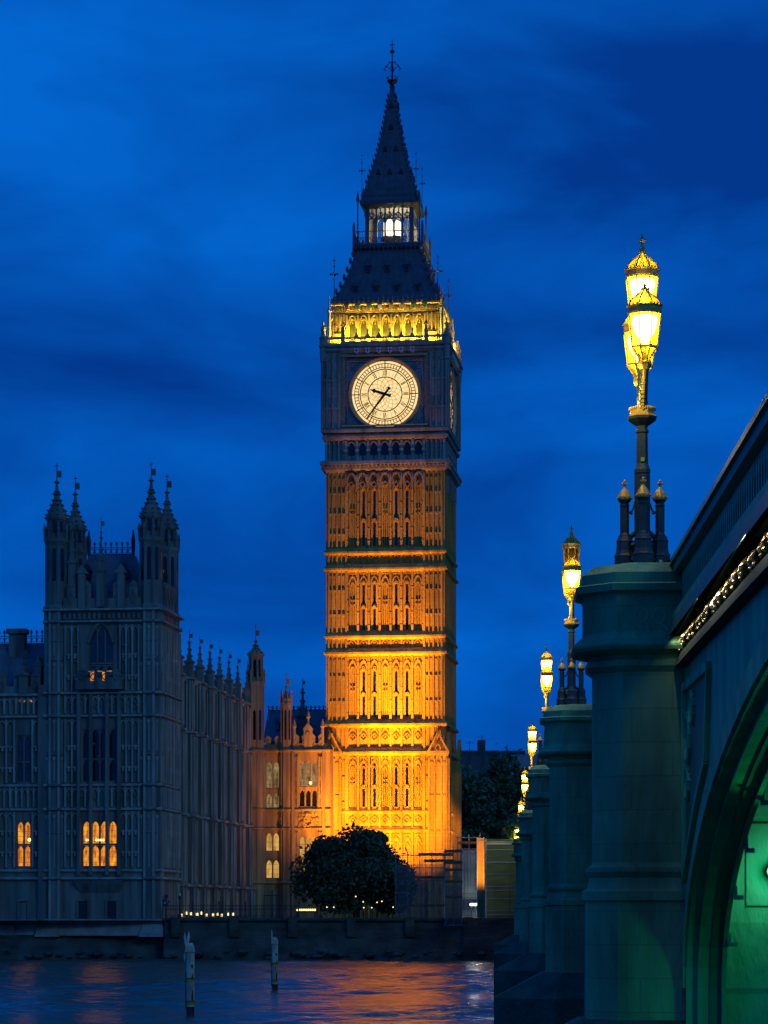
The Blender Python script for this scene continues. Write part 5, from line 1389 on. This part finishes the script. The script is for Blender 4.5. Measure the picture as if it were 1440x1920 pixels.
# ================================================================== BRIDGE
BA = math.atan(.0412)
BROOT = Vector((2.78, 0, 0))
def interp(x, xs, ys):
    if x <= xs[0]: return ys[0]
    for a, b, c, d in zip(xs, xs[1:], ys, ys[1:]):
        if x <= b: return c + (d-c)*(x-a)/(b-a)
    return ys[-1]
PS = [50, 88, 128, 178, 226, 262, 316]
PC = [6.44, 6.77, 6.98, 6.72, 6.25, 4.95, 4.2]
def capz(s): return interp(s, [-10, 34] + PS, [5.9, 6.28] + PC)
def rz(s): return interp(s, [-10, 31.5, 50, 88, 128, 178, 226, 262, 316, 340], [5.05, 6.02, 6.34, 6.72, 6.93, 6.67, 6.2, 4.9, 4.15, 4.0])
def bridge():
    hb = -HC
    root = thing('bridge', 'green painted arched river bridge on granite piers receding along the right side', 'bridge', (BROOT.x, BROOT.y, HC+hb), -BA)
    B = lambda mb, name, m, parent=root, smooth=False: mb.build(name, m, parent, smooth, dz=hb)
    def ring(o, s, z, xf=-1.0, hw=1.0, ch=.5, xb=.8):
        f = xf-o; q = hw+o; c_ = ch+o*.4
        return [(xb, s-q, z), (f+c_, s-q, z), (f, s-q+c_, z), (f, s+q-c_, z), (f+c_, s+q, z), (xb, s+q, z)]
    piers = []
    for s, cz in zip(PS, PC):
        hw = 1.0; xs = -.92
        g = MB()
        g.loft([ring(.14, s, -2.0, xs, hw), ring(.14, s, .16, xs, hw), ring(.20, s, .2, xs, hw), ring(.20, s, .36, xs, hw), ring(.10, s, .42, xs, hw), ring(.05, s, .62, xs, hw), ring(.12, s, .72, xs, hw), ring(.12, s, .80, xs, hw), ring(.02, s, .86, xs, hw), ring(0, s, .9, xs, hw),
                ring(0, s, cz-2.0, xs, hw)])
        p_ = B(g, 'pier', M['granite'])
        g = MB()
        g.loft([ring(0, s, cz-2.05, xs, hw), ring(.06, s, cz-2.0, xs, hw), ring(.13, s, cz-1.94, xs, hw), ring(.13, s, cz-1.84, xs, hw), ring(.05, s, cz-1.78, xs, hw), ring(.06, s, cz-1.74, xs, hw), ring(.36, s, cz-1.66, xs, hw), ring(.40, s, cz-1.60, xs, hw), ring(.40, s, cz-1.56, xs, hw), ring(.20, s, cz-1.36, xs, hw), ring(.18, s, cz-1.32, xs, hw),
                ring(.18, s, cz-.68, xs, hw), ring(.20, s, cz-.62, xs, hw), ring(.32, s, cz-.58, xs, hw), ring(.34, s, cz-.46, xs, hw), ring(.22, s, cz-.42, xs, hw), ring(.22, s, cz-.24, xs, hw), ring(.0, s, cz-.06, xs, hw), ring(-.3, s, cz, xs, hw)])
        B(g, 'pier_cap', M['granite'], p_)
        # cutwater
        if s < 235:
            g = MB(); zt = -2.85
            base = [(1.2, s-2.3), (-.8, s-2.0), (-2.78, s-.55), (-2.78, s+.55), (-.8, s+2.0), (1.2, s+2.3)]
            top = ring(.25, s, -2.0, xs, hw)
            g.loft([[(x, y, -7) for x, y in base], [(x, y, zt) for x, y in base], top])
            B(g, 'cutwater', M['granite_low'], p_)
        piers.append(p_)
    # weathered inset block and carved mark on the first pier
    g = MB(); s = PS[0]; y = s-1.14
    g.box(-.35, .05, y-.01, y+.05, -1.9, -.55); B(g, 'patched_block', M['granite'], piers[0])
    g = MB()
    def loop(cx, cz_, rx, rz): return [(cx+rx*math.cos(a*math.pi/6), cz_+rz*math.sin(a*math.pi/6)) for a in range(13)]
    yy = s-1.18
    g.rib(loop(-.08, 5.42, .11, .15), .03, yy-.012, yy+.02); g.rib([(-.19, 5.46), (-.17, 5.25), (.02, 5.03), (.06, 5.1), (0.02, 5.24)], .03, yy-.016, yy+.02)
    g.rib(loop(.24, 5.40, .11, .14), .03, yy-.012, yy+.02); g.rib([(.24, 5.3), (.36, 5.2), (.4, 5.12)], .03, yy-.016, yy+.02)
    B(g, 'carved_mark', M['tracery'], piers[0])
    # --- spandrels and arches, span by span
    XW = .72
    spans = [(25.2, 23.45, 5.5, -1.41)] + [((a+b)/2, (b-a)/2-1.0, 5.3, -1.3) for a, b in zip(PS[:4], PS[1:5])]
    def xar(yc, a, b, z0, n=40):
        pts = []
        for i in range(n+1):
            t = math.pi*i/n; pts.append((yc+a*math.cos(t), z0+b*math.sin(t)))
        return pts
    for si, (yc, a, b, z0) in enumerate(spans):
        b = min(b, rz(yc)-2.35-z0)
        g = MB(); pts = xar(yc, a, b, z0, 48)
        zt = lambda y: rz(y)-1.5
        for (y0, za), (y1, zb_) in zip(pts, pts[1:]):
            g.add([(XW, y0, za), (XW, y1, zb_), (XW, y1, zt(y1)), (XW, y0, zt(y0))], [(0,1,2,3)])
        lim = yc+a
        g.add([(XW, lim, -6), (XW, lim+.9, -6), (XW, lim+.9, zt(lim)), (XW, lim, zt(lim))], [(0,1,2,3)])
        g.add([(XW, lim, -6), (XW+.2, lim, -6), (XW+.2, lim, z0), (XW, lim, z0)], [(0,1,2,3)])
        sp_ = B(g, 'spandrel', M['paint'])
        # stepped arch rings set back one behind the other
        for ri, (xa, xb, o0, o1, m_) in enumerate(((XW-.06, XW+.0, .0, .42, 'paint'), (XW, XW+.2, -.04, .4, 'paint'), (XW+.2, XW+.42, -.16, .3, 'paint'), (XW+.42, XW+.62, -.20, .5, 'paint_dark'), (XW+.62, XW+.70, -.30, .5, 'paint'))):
            g = MB()
            P0 = xar(yc, a+o0, b+o0, z0); P1 = xar(yc, a+o1, b+o1, z0)
            P0 = [(P0[0][0], -6)] + P0 + [(P0[-1][0], -6)]; P1 = [(P1[0][0], -6)] + P1 + [(P1[-1][0], -6)]
            if ri == 0:
                P0 = P0[1:-1]; P1 = P1[1:-1]
            for (a0, a1), (b0, b1) in zip(zip(P0, P1), zip(P0[1:], P1[1:])):
                g.loft([[(xa, a0[0], a0[1]), (xa, a1[0], a1[1]), (xb, a1[0], a1[1]), (xb, a0[0], a0[1])], [(xa, b0[0], b0[1]), (xa, b1[0], b1[1]), (xb, b1[0], b1[1]), (xb, b0[0], b0[1])]], caps=False)
            r_ = B(g, 'arch_rib', M[m_])
            if ri == 4 and si == 0:    # bolted brackets along the dark rib
                for t in (.06, .12, .18, .24, .31, .38):
                    h_ = MB(); th = math.pi*t; y, z = yc+(a-.30)*math.cos(th), z0+(b-.30)*math.sin(th)
                    h_.box(xb, xb+.16, y-.05, y+.05, z-.10, z-.02); h_.box(xb-.02, xb+.05, y-.08, y+.08, z-.021, z+.14)
                    B(h_, 'rib_bracket', M['under_stone'], r_)
        # inner ribs under the deck
        for j in range(4):
            g = MB(); xa = 3.2+j*2.4; P0 = xar(yc, a-.3, b-.3, z0, 24); P1 = xar(yc, a+.3, b+.3, z0, 24)
            for (a0, a1), (b0, b1) in zip(zip(P0, P1), zip(P0[1:], P1[1:])):
                g.loft([[(xa, a0[0], a0[1]), (xa, a1[0], a1[1]), (xa+.3, a1[0], a1[1]), (xa+.3, a0[0], a0[1])], [(xa, b0[0], b0[1]), (xa, b1[0], b1[1]), (xa+.3, b1[0], b1[1]), (xa+.3, b0[0], b0[1])]], caps=False)
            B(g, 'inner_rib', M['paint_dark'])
    # pier walls under the deck
    for i, s in enumerate(PS):
        g = MB(); g.box(XW+.02, 25, s-.93, s+.93, -6, rz(s)-1.75)
        if i == 0:
            y = s-.93
            g.box(XW+.02, 25, y-.10, y, -6, -.2); g.box(XW+.02, 25, y-.13, y-.10, -1.42, -.215)
            for z in (-2.7, -4.0): g.box(XW+.02, 25, y-.125, y-.10, z-1.27, z)
            g.box(1.85, 2.6, y-.04, y, .1, 1.6); g.box(1.95, 2.6, y-.02, y+.1, 1.9, 2.6)
        B(g, 'pier_wall', M['under_stone'], piers[i])
    # deck
    g = MB()
    ys = list(range(-20, 340, 8))
    g.loft([[(XW+.25, y, rz(y)-1.8), (25, y, rz(y)-1.8), (25, y, rz(y)-.95), (XW+.25, y, rz(y)-.95)] for y in ys])
    B(g, 'deck', M['asphalt'])
    # --- parapet, cornice
    def rail(name, x0, x1, dz0, dz1, m, parent=root, x0b=None):
        g = MB()
        g.loft([[(x0, y, rz(y)+dz0), (x1, y, rz(y)+dz0), (x1, y, rz(y)+dz1), (x0 if x0b is None else x0b, y, rz(y)+dz1)] for y in ys]); return B(g, name, m, parent)
    rail('coping', .44, .95, .02, .28, M['paint_dark'], x0b=.54)
    rail('coping_moulding', .50, .9, -.14, .02, M['paint_dark'])
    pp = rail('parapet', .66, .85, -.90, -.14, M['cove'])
    rail('parapet_base', .48, .88, -1.0, -.88, M['paint'])
    rail('cornice', .42, .9, -1.28, -1.0, M['paint_dark'], x0b=.48)
    rail('cornice_shade_strip', .43, .9, -1.294, -1.281, M['cove'])  # near-black strip laid under the cornice in place of its shade
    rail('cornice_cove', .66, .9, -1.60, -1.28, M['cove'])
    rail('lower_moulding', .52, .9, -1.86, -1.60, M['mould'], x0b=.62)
    # traceried balusters (about a hundred show largest; the rest as one mesh)
    g = MB(); stuff = MB()
    s = 22.0
    while s < 87:
        if abs(s-50) < 1.4: s += .34; continue
        z = rz(s)
        g.box(.647, .668, s-.05, s+.05, z-.89, z-.14)
        g.rib([(0, 0)], .1, 0, 0)
        # pointed head between two balusters, drawn in the s-z plane
        for sg in (-1, 1):
            g.loft([[(.649, s, z-.45), (.649, s+sg*.05, z-.45), (.66, s+sg*.05, z-.45), (.66, s, z-.45)], [(.649, s, z-.15), (.649, s+sg*.165, z-.15), (.66, s+sg*.165, z-.15), (.66, s, z-.15)]])
            g.loft([[(.649, s, z-.89), (.649, s+sg*.13, z-.89), (.66, s+sg*.13, z-.89), (.66, s, z-.89)], [(.649, s, z-.74), (.649, s+sg*.04, z-.74), (.66, s+sg*.04, z-.74), (.66, s, z-.74)]])
        s += .34
    tr = B(g, 'parapet_tracery', M['tracery'], pp)
    # gilt leaf bosses, made to glint by added unseen lights
    leaf = None; s = 30.2; n = 0
    while s < 84 and n < 96:
        if abs(s-50) < 1.3: s += .66; continue
        if leaf is None:
            g = MB()
            rings = []
            for x, z, r in ((0, -.02, .05), (-.035, -.08, .10), (-.075, -.15, .095), (-.07, -.20, .05), (-.055, -.225, .035), (-.07, -.255, .05), (-.05, -.285, .02)):
                rings.append([(x+.026*math.cos(q*math.pi/3), r*math.sin(q*math.pi/3), z) for q in range(6)])
            g.loft(rings)
            o = g.build('gilt_leaf', M['gold'], root); leaf = o.data
        else:
            o = bpy.data.objects.new('gilt_leaf', leaf); col.objects.link(o); o.parent = root
        o.location = (.655, s, rz(s)-1.29-hb); o.rotation_euler = (0, random.uniform(-.15, .15), random.uniform(-.3, .3)); sc_ = random.uniform(.85, 1.08); o.scale = (sc_, sc_, sc_)
        s += .66; n += 1
    for s0, s1 in ((26, 34), (34, 42), (42, 48.6), (51.6, 62)):  # added area lights without a fixture, to make the gilding glint
        sm = (s0+s1)/2; d = bpy.data.lights.new('added_cornice_light', 'AREA'); d.shape = 'RECTANGLE'; d.size = s1-s0; d.size_y = .03; d.energy = 2.2*(s1-s0); d.color = (1, .86, .56)
        o = bpy.data.objects.new('added_cornice_light', d); col.objects.link(o); o.parent = root
        zax = Vector((-.72, 0, .69)).normalized(); xax = Vector((0, s1-s0, rz(s1)-rz(s0))).normalized(); yax = zax.cross(xax).normalized(); xax = yax.cross(zax)
        Mx = Matrix((xax, yax, zax)).transposed().to_4x4(); Mx.translation = Vector((.45, sm, rz(sm)-1.31-hb)); o.matrix_local = Mx
    # spandrel panel: raised frame with a trefoil inside, in the corner by the first pier
    for si, (yc, a, b, z0) in enumerate(spans[:2]):
        g = MB(); b = min(b, rz(yc)-2.5-z0); lim = yc+a
        top = 4.05 if si == 0 else 4.2
        def E(y): return z0+(b+.95)*math.sqrt(max(0, 1-((y-yc)/(a+.95))**2))
        y0 = lim-.05
        pts = [(y0, top), (y0-5.6, top-.1)]
        ye = y0-5.6
        for q in range(1, 9):
            y = ye+(y0-.55-ye)*q/9; pts.append((y, min(top-.12, E(y)+.1)))
        pts += [(y0, E(y0-.5)+.0), (y0, top)]
        for (ya, za), (yb, zb_) in zip(pts, pts[1:]):
            d = Vector((0, yb-ya, zb_-za)); 
            if d.length < .05: continue
            n_ = Vector((0, -d.z, d.y)).normalized()*.075
            A = Vector((XW, ya, za)); C = Vector((XW, yb, zb_)); o_ = Vector((-.09, 0, 0))
            g.loft([[tuple(A-n_), tuple(A+n_), tuple(A+n_+o_), tuple(A-n_+o_)], [tuple(C-n_), tuple(C+n_), tuple(C+n_+o_), tuple(C-n_+o_)]])
        for cy_, cz_, r in ((y0-1.0, 3.1, .42), (y0-.85, 2.3, .3), (y0-2.0, 3.55, .28)):
            L_ = [(XW-.03, cy_+r*math.cos(q*math.pi/6), cz_+r*math.sin(q*math.pi/6)) for q in range(13)]
            g.path(L_, .06, 5)
        B(g, 'spandrel_tracery', M['paint'])
        g = MB(); g.add([(XW-.012, y, z) for y, z in pts[:-1]], [tuple(range(len(pts)-1))]); B(g, 'spandrel_panel', M['paint_dark'])
    # far parapet of the other side
    g = MB(); g.loft([[(24.6, y, capz(y)-1), (25.1, y, capz(y)-1), (25.1, y, capz(y)+.2), (24.6, y, capz(y)+.2)] for y in ys]); B(g, 'far_parapet', M['paint_dark'])
    return root
bridge()
Rb = Matrix.Rotation(-BA, 4, 'Z')
def BWp(x, s, z): return BROOT + Rb @ Vector((x, s, 0)) + Vector((0, 0, HC+z))
# green lamp under the first arch
p = BWp(2.30, 48.72, .72)
o = thing('arch_lamp', 'round green lamp fixed to the pier wall under the first arch', 'lamp', p, -BA)
g = MB(); g.tube((0, .22, 0), (0, .0, 0), .11, .11, 12); g.box(-.04, .04, .1, .25, -.2, .2); g.build('housing', M['iron'], o)
g = MB(); g.ball((0, -.06, 0), .085, 12); g.build('lens', M['greenlamp'], o)
lamp('arch_lamp_light', 'POINT', BWp(2.30, 48.35, .72), None, 30, (.02, 1, .42), .1)
lamp('added_rib_uplight', 'SPOT', BWp(2.9, 43.5, .6), BWp(1.35, 40.2, 2.7), 190, (.02, 1, .45), .1, 55, .9)  # added unseen spot that draws a green edge on the arch rib
lamp('added_green_wash', 'SPOT', BWp(9.0, 38.0, -.6), BWp(4.2, 49, -2.4), 640, (.0, 1, .30), 1.2, 60, 1.0)  # added unseen spot that spreads green over the pier wall

# ================================================================== LAMP STANDARDS
def lamp_standard():
    root = thing('lamp_standard', 'x', 'street lamp', (0, 0, 0), 0, 'lamp standards along the bridge')
    I, G = M['iron_green'], M['goldpaint']
    # base
    g = MB()
    offs = [(-.33, 0), (.33, 0), (0, -.33), (0, .33)]
    for x, y in offs + [(0, 0)]:
        g.lathe([(.20, 0), (.20, .20), (.215, .22), (.19, .26), (.175, .30), (.165, .33), (.16, .47), (.17, .50), (.15, .54), (.125, .60)], 8, x, y)
    for x, y in offs:
        a = math.atan2(y, x)
        g.tube((x*.4, y*.4, .14), (x, y, .14), .17, .17, 8); g.tube((x*.3, y*.3, .4), (x*.9, y*.9, .4), .12, .12, 6)
        g.tube((x*.35, y*.35, .68), (x*.95, y*.95, .50), .05, .05, 6)
    g.build('base', I, root)
    # colonnettes with gilt domes
    for x, y in offs:
        g = MB(); g.lathe([(.105, .58), (.105, .62), (.082, .66), (.08, 1.14), (.10, 1.17), (.085, 1.19), (.085, 1.22), (.13, 1.27)], 8, x, y)
        for j in range(8):
            a = math.pi/8+j*math.pi/4; g.tube((x+.08*math.cos(a), y+.08*math.sin(a), .66), (x+.08*math.cos(a), y+.08*math.sin(a), 1.14), .014, n=4)
        c_ = g.build('colonnette', I, root)
        g = MB(); g.lathe([(.13, 1.27), (.138, 1.29), (.138, 1.335), (.125, 1.36), (.10, 1.41), (.055, 1.47), (.022, 1.515), (.02, 1.545), (.045, 1.56), (.02, 1.575), (.022, 1.60), (.03, 1.63), (.012, 1.66)], 10, x, y)
        for j in range(4): a = j*math.pi/2; g.ball((x+.04*math.cos(a), y+.04*math.sin(a), 1.585), .02, 6)
        for j in range(12): a = j*math.pi/6; g.ball((x+.137*math.cos(a), y+.137*math.sin(a), 1.315), .016, 5)
        g.build('gilt_dome', G, c_)
        g = MB(); g.path([(x*.85, y*.85, 1.02), (x*.55, y*.55, 1.08), (x*.42, y*.42, 1.22)], .018); g.ball((x*.62, y*.62, 1.03), .03, 6); g.build('scroll_stay', I, c_)
    # main column
    g = MB(); g.lathe([(.15, .55), (.145, 1.75), (.16, 1.78), (.16, 1.84), (.115, 1.95), (.108, 2.38), (.10, 2.52), (.128, 2.54), (.128, 2.58), (.105, 2.60), (.11, 2.66), (.20, 2.72), (.28, 2.78), (.29, 2.82), (.26, 2.84)], 8)
    for j in range(8):
        a = math.pi/8+j*math.pi/4; g.tube((.143*math.cos(a), .143*math.sin(a), .7), (.143*math.cos(a), .143*math.sin(a), 1.74), .018, n=4); g.tube((.11*math.cos(a), .11*math.sin(a), 1.98), (.102*math.cos(a), .102*math.sin(a), 2.5), .014, n=4)
    cm = g.build('column', I, root)
    g = MB(); g.lathe([(.285, 2.83), (.255, 2.86), (.24, 2.88), (.24, 2.97), (.22, 2.97), (.1, 2.88)], 8)
    for j in range(32):
        a = j*math.pi/16; r = .24*math.cos(math.pi/8)/max(.92, math.cos(((a-math.pi/8) % (math.pi/4))-math.pi/8)) 
        g.ball((.238*math.cos(a), .238*math.sin(a), 2.98), .024, 5, 1.4)
    g.build('gilt_gallery', G, cm)
    g = MB(); g.lathe([(.10, 2.85), (.095, 3.6), (.085, 4.3), (.12, 4.42), (.14, 4.5), (.10, 4.55)], 8); g.build('upper_column', I, cm)
    # arms along the bridge for the two side lanterns
    for sy in (-1, 1):
        g = MB(); pts = [(0, sy*.1, 2.9), (0, sy*.2, 3.1), (0, sy*.36, 3.3), (0, sy*.56, 3.42), (0, sy*.72, 3.5), (0, sy*.78, 3.6)]
        for a, b, wd in zip(pts, pts[1:], (.095, .085, .08, .075, .075)): g.tube(a, b, wd, wd, 6)
        g.path([(0, sy*.1, 3.85), (0, sy*.3, 3.7), (0, sy*.55, 3.55)], .03); ar = g.build('arm', I, root)
        g = MB()
        for i, q in enumerate(pts[:-1]):
            n_ = Vector(pts[i+1])-Vector(q)
            for t in (.15, .5, .85):
                c_ = Vector(q)+n_*t; g.ball((0, c_.y+sy*.075, c_.z-.05), .035, 6); g.ball((.03, c_.y+sy*.06, c_.z-.05), .022, 5); g.ball((-.03, c_.y+sy*.06, c_.z-.05), .022, 5)
        g.build('gilt_leaves', G, ar)
    # lanterns
    def lantern(y, z, tall, lit):
        """z = bottom ring level"""
        n = 8; I2 = M['goldpaint']
        g = MB()
        g.lathe([(.10, z-.08), (.135, z), (.135, z+.05), (.10, z+.08)], n, 0, y)
        ring_ = [(.235, z+.29), (.265, z+.31), (.255, z+.34), (.235, z+.34), (.235, z+.29)]
        g.lathe(ring_, n, 0, y, caps=False)
        for j in range(n):
            a = math.pi/n+j*2*math.pi/n; ca, sa = math.cos(a), math.sin(a)
            g.path([(.10*ca, y+.10*sa, z+.07), (.125*ca, y+.125*sa, z+.16), (.19*ca, y+.19*sa, z+.25), (.25*ca, y+.25*sa, z+.31)], .018, 4)
            g.tube((.245*ca, y+.245*sa, z+.32), (.315*ca, y+.315*sa, z+.93), .018, n=4)
            g.path([(.32*ca, y+.32*sa, z+1.08), (.28*ca, y+.28*sa, z+1.17), (.19*ca, y+.19*sa, z+1.26), (.09*ca, y+.09*sa, z+1.34), (.055*ca, y+.055*sa, z+1.42)], .019, 4)
        g.lathe([(.318, z+.92), (.335, z+.95), (.325, z+1.05), (.338, z+1.07), (.30, z+1.09), (.29, z+.93), (.318, z+.92)], n, 0, y, caps=False)
        for j in range(24): a = j*math.pi/12; g.ball((.322*math.cos(a), y+.322*math.sin(a), z+1.09), .018, 5, 1.3)
        if tall:
            g.lathe([(.065, z+1.38), (.075, z+1.43), (.05, z+1.46), (.06, z+1.5), (.03, z+1.53), (.025, z+1.60), (.06, z+1.63), (.022, z+1.66), (.03, z+1.70), (.02, z+1.74), (.008, z+1.76)], 8, 0, y)
            for j in range(4): a = j*math.pi/2; g.ball((.06*math.cos(a), y+.06*math.sin(a), z+1.645), .022, 6)
        else:
            g.lathe([(.06, z+1.38), (.05, z+1.42), (.02, z+1.45), (.03, z+1.48), (.008, z+1.52)], 8, 0, y)
            for j in range(4): a = j*math.pi/2; g.ball((.035*math.cos(a), y+.035*math.sin(a), z+1.465), .016, 6)
        f = g.build('lantern', I2, root)
        g = MB()
        rr = [(.245, z+.33), (.31, z+.925)]
        g.loft([[(r*math.cos(math.pi/n+2*math.pi*j/n)*.985, y+r*math.sin(math.pi/n+2*math.pi*j/n)*.985, zz) for j in range(n)] for r, zz in rr], caps=False)
        g.build('glass', M['lampglass'], f)
        g = MB()
        dm = [(.30, z+1.08), (.26, z+1.17), (.175, z+1.26), (.08, z+1.34), (.05, z+1.41)]
        g.loft([[(r*math.cos(math.pi/n+2*math.pi*j/n)*.985, y+r*math.sin(math.pi/n+2*math.pi*j/n)*.985, zz) for j in range(n)] for r, zz in dm], caps=False)
        g.build('dome_glass', M['domeglass'], f); g = MB()
        bk = [(.10, z+.08), (.12, z+.16), (.185, z+.25), (.24, z+.31)]
        g.loft([[(r*math.cos(math.pi/n+2*math.pi*j/n)*.97, y+r*math.sin(math.pi/n+2*math.pi*j/n)*.97, zz) for j in range(n)] for r, zz in bk], caps=False)
        g.build('basket_glass', M['domeglass'], f)
        if lit:
            g = MB(); g.lathe([(.06, z+.40), (.10, z+.5), (.19, z+.62), (.235, z+.80), (.22, z+.89), (.05, z+.92)], 12, 0, y); g.build('mantle', M['bulb'], f)
        else:
            g = MB(); g.tube((0, y, z+.3), (0, y, z+.55), .03); g.lathe([(.05, z+.55), (.07, z+.65), (.06, z+.78), (.02, z+.84)], 10, 0, y); g.build('mantle', M['label'], f)
        return f
    lf = lantern(0, 4.50, True, True); lantern(-.80, 3.64, False, True); lantern(.80, 3.64, False, True)
    for sy in (-1, 1):  # added bare lights outside the lanterns, to brighten posts and gilding
        d = bpy.data.lights.new('lantern_glow', 'POINT'); d.energy = 55; d.color = (1, .74, .12); d.shadow_soft_size = .1
        o = bpy.data.objects.new('lantern_glow', d); col.objects.link(o); o.parent = root; o.location = (-.62, sy*.95, 3.25)
    return root, lf
def kids(o): return [c for c in bpy.data.objects if c.parent is o]
def copy_tree(o, parent=None):
    c = o.copy(); col.objects.link(c)
    if parent is not None: c.parent = parent
    for ch in kids(o): copy_tree(ch, c)
    return c
L0_, _ = lamp_standard()
labels = ['nearest and largest lamp standard on the first granite pier, all lanterns glowing yellow',
          'second lamp standard along the bridge, its top lantern unlit above a bright lower one',
          'third lamp standard along the bridge with two lanterns showing above the pier cap',
          'fourth lamp standard along the bridge standing clear against the dark trees',
          'fifth lamp standard, a thin yellow sliver beside the fourth pier cap',
          'sixth lamp standard over the dark trees, only a small bright glow',
          'last lamp standard at the far bridge end above the olive screen']
roots = [L0_] + [copy_tree(L0_) for _ in PS[1:]]
for r_, s, cz, lb in zip(roots, PS, PC, labels):
    i_ = PS.index(s); q_ = (1, .955, .93, .97, .97, 1, 1)[i_]
    r_.location = BWp((0, -.22, -.25, -.22, -.15, -.1, -.1)[i_], s, cz-.02); r_.rotation_euler = (0, 0, -BA); r_['label'] = lb; r_.scale = (q_, q_, q_)
# the top lantern of the second lamp is out
for f in kids(roots[1]):
    if f.type == 'MESH' and f.name.startswith('lantern'):
        top = max(v.co.z for v in f.data.vertices)
        if top > 6:
            for c in kids(f):
                if c.name.startswith('mantle'):
                    c.data = c.data.copy(); c.data.materials.clear(); c.data.materials.append(M['rust'])
# small notices on the first lamp
for nm, x, y, z, w_, h_, m_ in (('sticker', 0, -.118, 2.02, .035, .035, 'sticker'), ('notice', .33, -.212, .10, .03, .028, 'label')):
    g = MB(); g.box(x-w_, x+w_, y-.01, y, z-h_, z+h_)
    if nm == 'sticker':
        pass
    g.build(nm, M[m_], roots[0])
